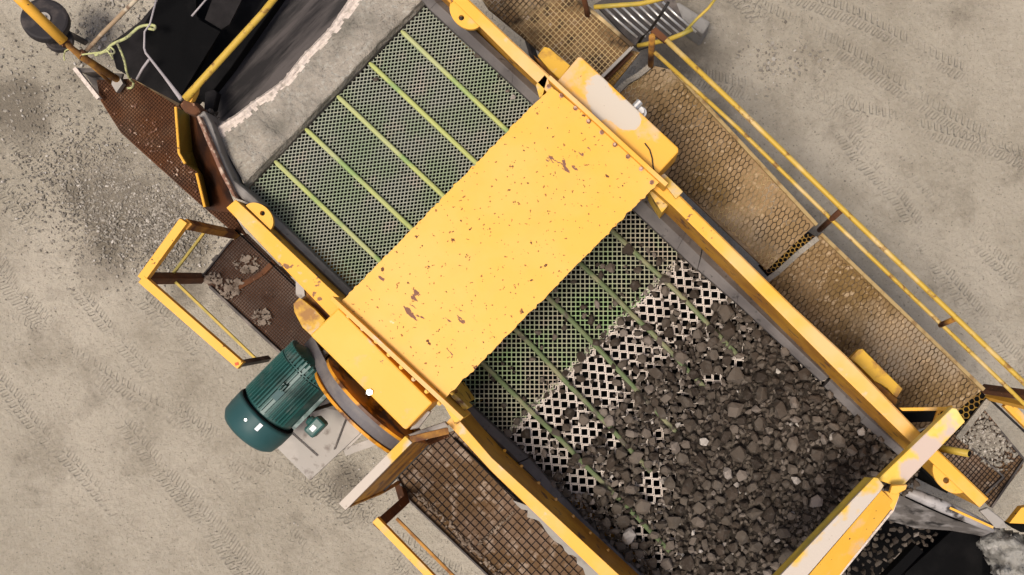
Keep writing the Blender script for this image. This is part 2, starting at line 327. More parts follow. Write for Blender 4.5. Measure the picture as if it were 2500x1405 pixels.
    h = mth('SUBTRACT', h, mth('MULTIPLY', msum, .023))
    bp = N.new('ShaderNodeBump'); bp.inputs['Strength'].default_value = 1; bp.inputs['Distance'].default_value = 1.0; L.new(h, bp.inputs['Height'])
    L.new(col, bs.inputs['Base Color']); L.new(bp.outputs[0], bs.inputs['Normal'])
    return m
def ground():
    from mathutils import noise as nz
    b = MB(); n = 150; x0, x1, y0, y1 = -9.5, 7.5, -5.5, 6.5
    def hz(x, y):
        e = min(1, max(0, min(x - x0, x1 - x, y - y0, y1 - y)))
        return e * (nz.noise(Vector((x * .8, y * .8, 0))) * .022 + nz.noise(Vector((x * 4, y * 4, 3))) * .014 + nz.noise(Vector((x * 11, y * 11, 8))) * .012)
    for j in range(n + 1):
        for i in range(n + 1):
            x = x0 + (x1 - x0) * i / n; y = y0 + (y1 - y0) * j / n; b.v.append(Vector((x, y, hz(x, y))))
    for j in range(n):
        for i in range(n): q = j * (n + 1) + i; b.face([q, q + 1, q + n + 2, q + n + 1])
    B = 150; o = b.pts([(-B, -B, 0), (B, -B, 0), (B, B, 0), (-B, B, 0)]); c = [0, n, (n + 1) * (n + 1) - 1, n * (n + 1)]
    for k in range(4):
        k2 = (k + 1) % 4
        edge = {0: [i for i in range(n, -1, -1)], 1: [(n - j) * (n + 1) + n for j in range(n + 1)], 2: [n * (n + 1) + i for i in range(n + 1)], 3: [j * (n + 1) for j in range(n + 1)]}[k]
        b.face([o + k, o + k2] + edge)
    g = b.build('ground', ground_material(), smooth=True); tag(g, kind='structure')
ground()

# ------------------------------------------------------------------ rocks
def hull_verts(rd, n=16, flat=.62):
    bm = bmesh.new(); sx, sy, sz = 1, rd.uniform(.52, .92), rd.uniform(flat - .14, flat + .16)
    for _ in range(n):
        v = Vector((rd.gauss(0, 1), rd.gauss(0, 1), rd.gauss(0, 1))).normalized() * rd.uniform(.84, 1.05)
        bm.verts.new((v.x * sx, v.y * sy, v.z * sz))
    r = bmesh.ops.convex_hull(bm, input=bm.verts)
    for g in [e for e in r['geom_interior'] if isinstance(e, bmesh.types.BMVert)]: bm.verts.remove(g)
    loose = [v for v in bm.verts if not v.link_faces]
    for v in loose: bm.verts.remove(v)
    bmesh.ops.dissolve_limit(bm, angle_limit=R(14), verts=bm.verts, edges=bm.edges)
    bmesh.ops.recalc_face_normals(bm, faces=bm.faces)
    bm.verts.index_update(); V = [v.co.copy() for v in bm.verts]; Fc = [[v.index for v in f.verts] for f in bm.faces]; bm.free()
    return V, Fc
rk = random.Random(11)
HULLS = [hull_verts(rk, 20) for _ in range(14)]; HULLS_S = [hull_verts(rk, 12) for _ in range(12)]
def rock_into(b, rd, p, r, small=True):
    V, Fc = rd.choice(HULLS_S if small else HULLS)
    m = Matrix.Rotation(rd.uniform(0, 6.28), 3, 'Z') @ Matrix.Rotation(rd.uniform(-.45, .45), 3, 'X') @ Matrix.Rotation(rd.uniform(-.45, .45), 3, 'Y')
    n = b.pts([p + (m @ v) * r for v in V])
    for f in Fc: b.face([n + i for i in f])

# ------------------------------------------------------------------ cloth, gratings
def clip_line(poly, a, d, tmax=4000):
    """parts of the line a + t d inside a (px) polygon"""
    ts = []
    for i in range(len(poly)):
        p, q = poly[i], poly[(i + 1) % len(poly)]
        ex, ey = q[0] - p[0], q[1] - p[1]; den = d[0] * ey - d[1] * ex
        if abs(den) < 1e-9: continue
        t = ((p[0] - a[0]) * ey - (p[1] - a[1]) * ex) / den; s = ((p[0] - a[0]) * d[1] - (p[1] - a[1]) * d[0]) / den
        if 0 <= s < 1: ts.append(t)
    ts.sort(); return [(ts[i], ts[i + 1]) for i in range(0, len(ts) - 1, 2)]
def inside(poly, x, y):
    c = False; j = len(poly) - 1
    for i in range(len(poly)):
        if (poly[i][1] > y) != (poly[j][1] > y) and x < (poly[j][0] - poly[i][0]) * (y - poly[i][1]) / (poly[j][1] - poly[i][1]) + poly[i][0]: c = not c
        j = i
    return c
def grid(b, poly, z, va, vb, w, h=.006, m=0, jit=0, rd=None):
    """two families of wires; va, vb are lattice vectors in px"""
    cx = sum(p[0] for p in poly) / len(poly); cy = sum(p[1] for p in poly) / len(poly)
    for (d, s) in ((va, vb), (vb, va)):
        n = int(1500 / min(math.hypot(*s), 40))
        for k in range(-n, n):
            j = rd.uniform(-jit, jit) if jit else 0
            a = (cx + s[0] * (k + j), cy + s[1] * (k + j)); L = math.hypot(*d); dd = (d[0] / L, d[1] / L)
            for (t0, t1) in clip_line(poly, a, dd):
                b.strip(W(a[0] + dd[0] * t0, a[1] + dd[1] * t0, z + (.002 if d is va else 0)), W(a[0] + dd[0] * t1, a[1] + dd[1] * t1, z + (.002 if d is va else 0)), w, h, m)
def hexmesh(b, poly, z, dl, ds, pitch, sp, w, h=.008, m=0):
    """expanded metal: polylines along dl, waving in antiphase, spaced sp px along ds, wave length pitch px"""
    cx = sum(p[0] for p in poly) / len(poly); cy = sum(p[1] for p in poly) / len(poly); n = int(900 / sp); kx = int(700 / pitch)
    for k in range(-n, n):
        P = []
        for i in range(-kx * 4, kx * 4 + 1):
            ph = i % 4; off = (sp * .46) * (1 if (ph in (0, 1)) == (k % 2 == 0) else -1)
            t = (i // 4) * pitch + (0, .32, .5, .82)[ph] * pitch
            x = cx + dl[0] * t + ds[0] * (k * sp + off); y = cy + dl[1] * t + ds[1] * (k * sp + off)
            P.append((x, y, inside(poly, x, y)))
        for p, q in zip(P, P[1:]):
            if p[2] and q[2]: b.strip(W(p[0], p[1], z), W(q[0], q[1], z), w, h, m)
def m_at(px, z): return px * (H - z) / F      # pixels to metres at a height

# ================================================================== the vibrating screen
ZF, ZT, ZU, ZL = 5.0, 5.22, 4.60, 4.15        # flange, cover top, upper cloth, lower cloth
S = thing('vibrating_screen', 'large yellow vibrating screen with wide chipped cover across its two wire decks', 'vibrating screen', 1250, 740, 3.0)
def flange_and_plate(outer, inner, zt, zb, name='side_plate', m=M['yellow']):
    b = MB(); b.slab(outer + inner[::-1], zt, .025); fb = b; b = MB()
    for p, q in zip(inner, inner[1:]):
        P, Q = W(*p, zt), W(*q, zt); off = VD * (.012 if p[0] > 1040 and p[1] < p[0] * .7 + 200 else -.012)
        hz = (zt + zb) / 2 - .014
        A = Vector((P.x, P.y, hz)) + off * 1.3; B_ = Vector((Q.x, Q.y, hz)) + off * 1.3
        b.box((A + B_) / 2, (B_ - A) / 2, VD * .012, UP * ((zt - zb) / 2 - .012))
    sp = b.build(name, M['wallyel'], S); b = fb
    for p, q in zip(outer, outer[1:]):           # turned-down outer lip
        P, Q = W(*p, zt - .026), W(*q, zt - .026); c = (P + Q) / 2 - UP * .05
        b.box(c, (Q - P) / 2, VD * .008, UP * .05)
    return b.build('flange', M['flange'], sp, bevel=.004)
o1 = [(1038, -100), (1142, 0), (1250, 103), (1374, 217)]; i1 = [(1003, -98), (1105, 0), (1170, 64), (1250, 144), (1348, 237)]
o2 = [(1596, 418), (1660, 481), (1934, 750), (2063, 870), (2252, 1066), (2412, 1220)]; i2 = [(1572, 442), (1640, 502), (1800, 660), (2043, 905), (2230, 1087), (2392, 1240)]
o3 = [(554, 506), (636, 592), (720, 680), (815, 778)]; i3 = [(575, 488), (640, 548), (720, 624), (800, 700), (842, 738)]
o4 = [(1092, 1030), (1200, 1148), (1467, 1405), (1560, 1495)]; i4 = [(1108, 1012), (1200, 1118), (1340, 1246), (1512, 1405), (1610, 1496)]
for o, i in ((o1, i1), (o2, i2), (o3, i3), (o4, i4)): flange_and_plate(o, i, ZF, 3.3)
# rib plates standing along both sides of the cover
for (a, q) in (((1340, 188), (1628, 452)), ((808, 728), (1128, 1024))):
    b = MB(); A, B_ = W(*a, 5.30), W(*q, 5.30); b.bar(A - UP * .20, B_ - UP * .20, .035, .40); b.build('rib_plate', M['flange'], S, bevel=.004)
# cover
top = jag((1346, 212), (832, 738), 90, 1.2, 3) + jag((832, 738), (1086, 974), 8, .2, 5) + jag((1086, 974), (1618, 436), 96, 1.4, 4) + jag((1618, 436), (1346, 212), 8, .2, 6)
b = MB(); b.slab(top, ZT, .03, 0, 1)
inn = [(1340, 236), (852, 736), (1088, 956), (1604, 438)]
b.slab(inn, ZT - .031, .42, 1, 1)
cov = b.build('cover', [M['cover'], M['edge']], S)
for nm, poly in (('end_box', [(1412, 138), (1420, 140), (1657, 362), (1656, 372), (1604, 428), (1354, 206)]), ('end_box', [(757, 819), (826, 752), (1056, 984), (992, 1050), (984, 1046)])):
    b = MB(); b.slab(poly, 5.15, .46); b.build(nm, M['endbox'], S, bevel=.012)
# bolts beside the ribs
def bolt(px, py, z, r, mt, par, ax=UP, h=.03):
    b = MB(); p = W(px, py, z); b.cyl(p + Vector(ax) * .004, ax, r * 1.45, .008, 14); b.cyl(p + Vector(ax) * (h / 2 + .006), ax, r, h, 6)
    return b.build('bolt', mt, par)
for px, py in ((1337, 213), (1368, 235), (1402, 266), (1434, 298), (1466, 325), (1498, 355), (1530, 384), (1562, 414), (1588, 447)): bolt(px + 3, py - 1, ZT + .005, .012, M['edge'], S)
for px, py in ((852, 772), (886, 803), (919, 834), (950, 866), (980, 897), (1010, 926), (1042, 956), (1073, 985)): bolt(px, py, ZT - .02, .012, M['yellow_worn'], S)
for px, py in ((1225, 1112), (1266, 1150), (1308, 1191), (1350, 1231), (1392, 1272), (1434, 1313), (1477, 1355)): bolt(px + 6, py - 10, 4.55, .010, M['flange'], S, VD, .012)
b = MB(); b.cyl(W(1564, 273, 5.0) , UP, .033, .10, 6); b.cyl(W(1564, 273, 5.0) - UP * .04, UP, .05, .012, 16); b.cyl(W(1550, 262, 5.06), VD, .03, .12, 10); b.build('lifting_bolt', M['steel'], S, bevel=.003)
b = MB(); b.cyl(W(903, 958, 5.155), UP, .026, .03, 6); b.build('bolt', M['steel'], S)
b = MB(); b.tube([W(1574, 350, 5.165), W(1586, 366, 5.165), W(1592, 386, 5.165), W(1594, 404, 5.165), W(1598, 424, 5.165)], .005, 6); o = b.build('wire', M['cable']); tag(o, 'thin dark bent wire lying on the dust-splashed end box', 'wire')
b = MB(); rw = random.Random(4)
for _ in range(60): rock_into(b, rw, W(516 + rw.gauss(0, 9), 286 + rw.gauss(0, 9), 4.62), rw.uniform(.01, .03))
o = b.build('chute_debris', M['stone']); tag(o, 'dark stone debris caught beside the feed belt flap', 'debris', kind='stuff')
# joint plates and hooks where the ribs meet the side flanges
b = MB(); b.slab([(1608, 432), (1622, 424), (1668, 468), (1650, 486)], 5.06, .05); b.slab([(1585, 470), (1606, 458), (1640, 492), (1616, 520)], 4.8, .5); b.build('joint_plate', M['yellow_worn'], S, bevel=.004)
b = MB(); b.slab([(1084, 990), (1098, 984), (1130, 1022), (1112, 1040)], 5.07, .05); b.slab([(1100, 968), (1110, 962), (1146, 996), (1134, 1004)], 5.05, .2); b.slab([(1068, 968), (1110, 940), (1140, 985), (1100, 1000)], 4.8, .5); b.build('joint_plate', M['yellow_worn'], S, bevel=.004)
b = MB(); b.slab([(1308, 208), (1330, 184), (1336, 192), (1320, 250)], 5.0, .6); b.build('joint_plate', M['yellow_worn'], S)
# lifting eyes (half-round plates with a hole)
def e2_(a0): return Vector((-math.sin(a0), math.cos(a0), 0))
def eye(cx, cy, r, a0, z, hole, zoff=0):
    b = MB(); n = 22; C = W(cx, cy, z); hr = r * .15; hc = C + e2_(a0) * (r * .36)
    e1 = Vector((math.cos(a0), math.sin(a0), 0)); e2 = Vector((-math.sin(a0), math.cos(a0), 0)); P = [C + (e1 * math.cos(math.pi * k / n) + e2 * math.sin(math.pi * k / n) * .74) * r for k in range(n + 1)]
    Q = [hc + Vector((math.cos(a0 + 2 * math.pi * k / 44), math.sin(a0 + 2 * math.pi * k / 44), 0)) * hr for k in range(44)]
    th = UP * .035
    # plate as fan between outline and hole
    out_ = P + [P[-1].lerp(P[0], k / 22) for k in range(1, 22)]
    a = b.pts(out_); c = b.pts([p - th for p in out_]); N_ = len(out_)
    q = b.pts([hc + ((p - hc).normalized() * hr) for p in out_]); q2 = b.pts([hc + ((p - hc).normalized() * hr) - th for p in out_])
    for k in range(N_):
        k2 = (k + 1) % N_
        b.face([a + k, a + k2, q + k2, q + k]); b.face([c + k2, c + k, q2 + k, q2 + k2]); b.face([c + k, c + k2, a + k2, a + k]); b.face([q + k, q + k2, q2 + k2, q2 + k])
    return b.build('lifting_eye', M['yellow'], S)
ua = math.atan2(-UY, UX)
eye(1138, 32, m_at(46, 4.97), ua - math.pi, 4.965, (-.7, .7))
eye(630, 532, m_at(42, 4.97), ua, 4.965, (.7, -.7))
eye(2323, 1160, m_at(52, 4.97), ua - math.pi, 4.965, (-.7, .7))
# rubber liners along the deck edges (ridged strips)
def liner(inn_, out_, z, m, name='liner', ridge=.05):
    b = MB()
    for (p, q, r, s) in zip(inn_, inn_[1:], out_, out_[1:]):
        A, B_, C, D = W(*p, z), W(*q, z), W(*s, z), W(*r, z); mid1 = A.lerp(D, .55) + UP * ridge; mid2 = B_.lerp(C, .55) + UP * ridge
        n = b.pts([A, B_, mid2, mid1, C, D, A - UP * .12, B_ - UP * .12, C - UP * .12, D - UP * .12])
        for f in ((0, 1, 2, 3), (3, 2, 4, 5), (6, 7, 1, 0), (5, 4, 8, 9), (9, 8, 7, 6), (0, 3, 5, 9, 6), (1, 7, 8, 4, 2)): b.face([n + i for i in f])
    return b.build(name, m, S, bevel=.004)
liner([(965, -75), (1049, 24), (1250, 207), (1400, 350)], [(1005, -75), (1083, 2), (1255, 163), (1440, 330)], 4.7, M['rubber'])
liner([(599, 460), (700, 557), (800, 654), (872, 722)], [(582, 480), (680, 572), (790, 676), (858, 744)], 4.7, M['rubberdust'])
liner([(1500, 470), (1652, 612), (1702, 660)], [(1545, 440), (1676, 566), (1714, 604)], 4.3, M['rubber'])
liner([(1703, 658), (1800, 742), (2005, 932)], [(1716, 606), (1800, 692), (2030, 916)], 4.3, M['rubber'])
liner([(2012, 944), (2100, 1030), (2225, 1140)], [(2032, 918), (2120, 1004), (2250, 1125)], 4.26, M['rubber'], ridge=.03)
liner([(1085, 930), (1279, 1109), (1290, 1118)], [(1060, 955), (1228, 1105), (1252, 1132)], 4.3, M['rubber'])
liner([(1292, 1120), (1420, 1262), (1600, 1435)], [(1254, 1134), (1395, 1278), (1560, 1440)], 4.3, M['rubber'])
# wire cloths
UPP = [(1046, 26), (1420, 370), (870, 724), (605, 463)]
UPC = [(1040, 12), (1460, 400), (1010, 870), (600, 470)]
b = MB(); grid(b, UPC, ZU, (8.9, -1.15), (-1.25, 8.8), m_at(2.55, ZU), .006); b.build('upper_cloth', M['wire'], S)
LOWF = [(1560, 440), (1652, 608), (1656, 640), (1238, 1062), (1060, 900)]
b = MB(); grid(b, [(1520, 430), (1690, 610), (1238, 1066), (1040, 890)], ZL + .02, (11.2, 0), (0, 11.2), m_at(2.7, ZL), .006); b.build('fine_cloth', M['wiregreen'], S)
def coarse():
    b = MB(); poly = [(1700, 610), (1640, 652), (1226, 1070), (1560, 1460), (2260, 1460), (2260, 1120)]
    rd = random.Random(2); s = 15.2 / 2; z = ZL; w = m_at(2.7, z)
    for i in range(-60, 61):
        for j in range(-60, 61):
            x = 1600 + 20.4 * i + 2.6 * j + (j % 2) * 0; y = 1000 + 2.9 * i + 20.4 * j
            if not inside(poly, x, y) or (x * .6 + y - 2400 > 0): continue
            for s_ in (s + 1.0,):
                cs = [(x - s_, y - s_), (x + s_, y - s_), (x + s_, y + s_), (x - s_, y + s_)]
                for p, q in zip(cs, cs[1:] + cs[:1]): b.strip(W(*p, z), W(*q, z), w, .008)
            # short bridges to the next openings: nested crimp corners
            b.strip(W(x + s + 1, y - s, z - .004), W(x + s + 4.0, y - s - 2.0, z - .004), w, .006); b.strip(W(x - s - 1, y + s, z - .004), W(x - s - 4.0, y + s + 2.0, z - .004), w, .006)
    # nested zigzag edge wires along the joint
    for k in range(3):
        x, y = 1648 + k * 5, 640 + k * 5 ; prev = (x, y); t = 0
        while prev[0] > 1235 + k * 5:
            nx = (prev[0] - 6.6, prev[1]) if t % 2 == 0 else (prev[0], prev[1] + 6.75)
            b.strip(W(*prev, z + .012), W(*nx, z + .012), w * .9, .008); prev = nx; t += 1
    return b.build('coarse_cloth', M['wirepale'], S)
coarse()
# clamp bars
for (x, y), (x2, y2) in (((980, 76), (1240, 322)), ((902, 154), (1166, 402)), ((824, 235), (1085, 482)), ((746, 315), (1008, 562)), ((671, 394), (930, 642))):
    b = MB(); A = W(x, y, ZU + .03); B_ = W(x2 + 60, y2 + 56, ZU + .03)
    b.tube([A, A.lerp(B_, .02), B_], [m_at(3.5, ZU), m_at(6, ZU), m_at(6, ZU)], 8); b.build('clamp_bar', M['clamp'], S)
rdc = random.Random(5)
for (x, y), (x2, y2) in (((1490, 560), (1800, 866)), ((1412, 642), (1720, 945)), ((1333, 722), (1655, 1062)), ((1253, 802), (1590, 1152)), ((1172, 882), (1640, 1350))):
    b = MB(); P = []
    for k in range(9):
        t = -.15 + 1.15 * k / 8; P.append(W(x + (x2 - x) * t + rdc.uniform(-1.5, 1.5), y + (y2 - y) * t + 5 * math.sin(math.pi * max(0, t)) * -1 + rdc.uniform(-1.5, 1.5), ZL + .05))
    b.tube(P, m_at(6, ZL), 8); b.build('clamp_bar', M['clampdk'], S)
# box inside: cross members and pan coloured black as the shade under the decks
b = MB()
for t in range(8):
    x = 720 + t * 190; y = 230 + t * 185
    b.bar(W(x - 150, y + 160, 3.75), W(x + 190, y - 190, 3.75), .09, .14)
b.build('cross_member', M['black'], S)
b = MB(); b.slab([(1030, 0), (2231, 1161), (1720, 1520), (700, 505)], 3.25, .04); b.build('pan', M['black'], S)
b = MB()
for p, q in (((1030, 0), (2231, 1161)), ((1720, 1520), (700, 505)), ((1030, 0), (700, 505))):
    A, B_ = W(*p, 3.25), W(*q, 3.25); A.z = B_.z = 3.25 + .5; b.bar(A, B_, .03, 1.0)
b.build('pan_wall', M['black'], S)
# feed plate caked with dust
def dusty_plate():
    from mathutils import noise as nz
    edge = [(862, -60), (850, 0), (826, 36), (806, 66), (770, 104), (738, 135), (712, 168), (690, 196), (655, 222), (618, 246), (575, 280), (520, 312)]
    far = [(1010, -60), (1046, 2), (1012, 38), (972, 76), (934, 112), (896, 154), (862, 190), (828, 226), (792, 262), (756, 302), (722, 338), (690, 372), (650, 412), (604, 462)]
    left = [(520, 312), (540, 372), (566, 440), (590, 470)]
    b = MB(); NS = 60; NT = 34
    def samp(L_, t):
        ds = [math.dist(L_[i], L_[i + 1]) for i in range(len(L_) - 1)]; s = t * sum(ds)
        for i, d in enumerate(ds):
            if s <= d or i == len(ds) - 1: k = s / d; return (L_[i][0] + (L_[i + 1][0] - L_[i][0]) * k, L_[i][1] + (L_[i + 1][1] - L_[i][1]) * k)
            s -= d
    for i in range(NS + 1):
        A = samp(edge, i / NS); B_ = samp(far, i / NS)
        for j in range(NT + 1):
            t = j / NT; x = A[0] + (B_[0] - A[0]) * t; y = A[1] + (B_[1] - A[1]) * t
            if j == 0: jx = nz.noise(Vector((i * .9, 0, 0))) * 3; x += jx; y += jx
            z = 4.72 + nz.noise(Vector((x * .02, y * .02, 0))) * .03 + nz.noise(Vector((x * .09, y * .09, 0))) * .012
            if t < .12: z += .02 * (1 - (t / .12) ** 2) - (.12 if j == 0 else 0)
            if t > .9: z -= .09 * (t - .9) / .1
            b.v.append(W(x, y, z))
    for i in range(NS):
        for j in range(NT):
            q = i * (NT + 1) + j; b.face([q, q + 1, q + NT + 2, q + NT + 1][::-1], 1 if j < 5 + 2.2 * nz.noise(Vector((i * .8, 3, 0))) + 1.5 * nz.noise(Vector((i * .25, 9, 0))) else 0)
    b.slab(edge + far[::-1], 4.60, .05)
    return b.build('feed_plate', [M['dust'], M['dustlip']], S, smooth=False)
dusty_plate()
b = MB(); b.slab([(498, 268), (516, 300), (540, 372), (570, 440), (598, 462), (640, 500), (610, 500), (568, 470), (535, 400), (505, 330), (478, 282)], 4.86, .25); b.build('feed_lip', M['rubberdust'], S, bevel=.02)
b = MB(); b.slab([(478, 284), (486, 282), (512, 340), (542, 412), (578, 486), (566, 478), (540, 430), (505, 350)], 4.93, .4); b.build('feed_rim', M['edge'], S, bevel=.01)

# ================================================================== brackets beside the screen
G = 'yellow spring brackets bolted outside the screen'
def bracket(name, label, tops, z, th, web, wz, px, py):
    t = thing(name, label, 'bracket', px, py, z - .6, G)
    b = MB(); b.slab(tops, z, th); b.build('top_plate', M['bracket'], t, bevel=.006)
    b = MB(); b.slab(web, wz, .5); b.build('web', M['rustpaint'], t, bevel=.004)
    return t
bracket('spring_bracket', 'yellow spring bracket beside the dust-splashed end box, over the brown mesh walkway', [(1312, 136), (1328, 114), (1342, 118), (1392, 160), (1368, 196), (1340, 170)], 4.8, .06, [(1302, 134), (1345, 172), (1372, 204), (1352, 196), (1326, 170)], 4.74, 1340, 160)
bracket('spring_bracket', 'rust-streaked yellow spring bracket just above the teal motor', [(716, 742), (732, 726), (770, 756), (794, 782), (766, 826), (738, 800), (718, 762)], 4.6, .06, [(732, 722), (752, 708), (800, 760), (812, 770), (795, 795)], 4.5, 750, 760)
bracket('spring_bracket', 'notched yellow spring bracket lying by the right flange near the discharge end', [(2096, 854), (2106, 852), (2204, 950), (2190, 972), (2182, 966), (2168, 950), (2150, 938), (2136, 932), (2124, 920), (2092, 888), (2074, 876)], 4.6, .07, [(2072, 880), (2090, 892), (2192, 976), (2186, 992), (2160, 976)], 4.52, 2140, 910)
t = thing('support_strap', 'grey steel strap standing between the left flange and the dirty platform', 'strap', 732, 700, 3.4)
b = MB(); b.slab([(722, 680), (740, 688), (744, 722), (734, 730), (722, 720)], 4.7, .05); b.bar(W(731, 700, 4.68), W(755, 712, 3.4), .05, .02); b.build('strap_plate', M['galv'], t)
t = thing('angle_bracket', 'yellow crosswise angle under the dented lower rib end', 'bracket', 1060, 1020, 3.6)
b = MB(); b.slab([(1000, 1050), (1034, 1000), (1052, 1006), (1022, 1046)], 4.9, .05); b.slab([(996, 1062), (1022, 1052), (1086, 1030), (1094, 1040), (1010, 1072)], 4.7, .06); b.build('angle_plate', M['galv'], t, bevel=.006)

# ================================================================== motor, pulleys, belt
def motor():
    Pf, Pm, Pd = W(600, 1058, 4.35), W(652, 1007, 4.35), W(772, 884, 4.35); ax = (Pd - Pf).normalized(); side = ax.cross(UP).normalized()
    t = thing('electric_motor', 'teal finned electric motor with white stickers beside the drive belt', 'motor', 690, 980, 4.45)
    r = .27
    b = MB(); b.tube([Pm - ax * .01, Pm + ax * .03, Pd - ax * .05, Pd, Pd + ax * .03], [r * .86, r * .88, r * .88, r * .80, r * .5], 40); b.build('housing', M['teal'], t, smooth=False)
    n = 0
    for k in range(-11, 12):                      # fins on the upper half; part of the housing's look, three blocks
        pass
    b = MB()
    for k in range(-14, 15):
        a = k * R(7.2)
        if -9 < k < -3 and False: continue
        d = UP * math.cos(a) + side * math.sin(a); c = (Pm + ax * .05 + Pd - ax * .11) / 2 + d * (r * .88 + .012)
        hl = ((Pd - ax * .11) - (Pm + ax * .05)).length / 2
        if k in (8, 9, 10, 11, 12): continue
        tn = ax.cross(d).normalized(); b.box(c, ax * hl, tn * .0055, d * .020)
    b.build('cooling_fin', M['teal'], t)
    b = MB()                                     # rounded drive-end shield with short radial ribs
    for k in range(-12, 13):
        a = k * R(8.2); d = UP * math.cos(a) + side * math.sin(a); tn = ax.cross(d).normalized()
        b.box(Pd - ax * .045 + d * r * .87, ax * .045, tn * .009, d * .028)
    b.tube([Pd - ax * .10, Pd - ax * .092], [r * .97, r * .97], 40); b.build('end_shield', M['teal'], t)
    b = MB(); Q = Pf
    b.tube([Pm + ax * .005, Pm - ax * .02, Pm - ax * .12, Q + ax * .05, Q + ax * .01, Q + ax * .0], [r * 1.03, r * 1.04, r * 1.03, r * .99, r * .86, r * .45], 44, cap=True); fc = b.build('fan_cover', M['tealdk'], t, smooth=True)
    b = MB(); b.tube([Pm + ax * .012, Pm + ax * .02], [r * 1.0, r * 1.0], 40); b.build('cover_gap', M['black'], t)
    b = MB(); c = W(772, 1042, 4.33); b.box(c, ax * .085, side * .055, UP * .06); b.cyl(c - side * .065 - UP * .01, side, .045, .06, 12); jb = b.build('junction_box', M['teal'], t, bevel=.02)
    b = MB(); b.box(c + UP * .064 - ax * .012, ax * .025, side * .020, UP * .003); b.build('sticker', M['white'], jb)
    d = (UP * .93 + side * .30).normalized(); tn = ax.cross(d).normalized(); c2 = Pm - ax * .055 + d * (r * 1.045)
    b = MB(); b.box(c2, ax * .034, tn * .016, d * .004); b.build('sticker', M['white'], fc)
    d = UP; b = MB(); b.cyl(Pm - ax * .085 + UP * (r * 1.01) - side * .03, UP, .012, .015, 12); b.build('cover_screw', M['steel'], fc)
    b = MB()
    for s in (-1, 1): b.box((Pm + Pd) / 2 + side * s * .19 - UP * .22, ax * .20, side * .05, UP * .03)
    b.build('foot', M['teal'], t, bevel=.01)
    b = MB(); b.tube([Pd, Pd + ax * .12], .03, 12); b.build('shaft', M['steel'], t)
    for (p, q) in (((662, 1010), (750, 916)),):
        pass
    b = MB()
    d = (UP * .95 + side * .05).normalized()
    b.box((Pm + Pd) / 2 + d * (r * .88 + .034) - ax * .05, ax * .05, side * .03, UP * .004); b.build('name_plate', M['tealdk'], t)
    b = MB(); b.tube([c - side * .1 - UP * .03, c - side * .16 - UP * .1, c - side * .10 + ax * .12 - UP * .3, c + ax * .3 - UP * .5], .016, 8); b.build('power_cable', M['cable'], t, smooth=True)
    b = MB(); e = (Pm + Pd) / 2 + UP * (r * .93); b.box(e + UP * .02 + ax * .02, ax * .035, side * .02, UP * .02); b.cyl(e + UP * .06 + ax * .02, side, .028, .014, 16); b.build('lifting_lug', M['teal'], t, bevel=.003)
    return t, ax, side
mt, AX, SIDE = motor()
t = thing('motor_mount', 'flat dusty grey steel plate sticking out below the teal motor', 'mounting plate', 780, 1090, 4.3)
b = MB(); b.slab([(640, 1060), (681, 1099), (756, 1174), (880, 1058), (846, 1010), (760, 930)], 3.80, .03); b.build('plate', M['galv'], t, bevel=.004)
b = MB(); b.bar(W(846, 1020, 3.82), W(816, 1098, 3.82), .012, .012); b.bar(W(775, 1114, 3.82), W(712, 1058, 3.82) , .008, .008); b.build('seam', M['darksteel'], t)
b = MB(); b.bar(W(800, 990, 3.9), W(870, 1004, 3.9), .05, .05); b.bar(W(846, 1096, 3.86), W(900, 1044, 3.86), .02, .03); b.bar(W(842, 1104, 3.7), W(960, 1062, 3.7), .07, .05); b.build('support_arm', M['galv'], t)
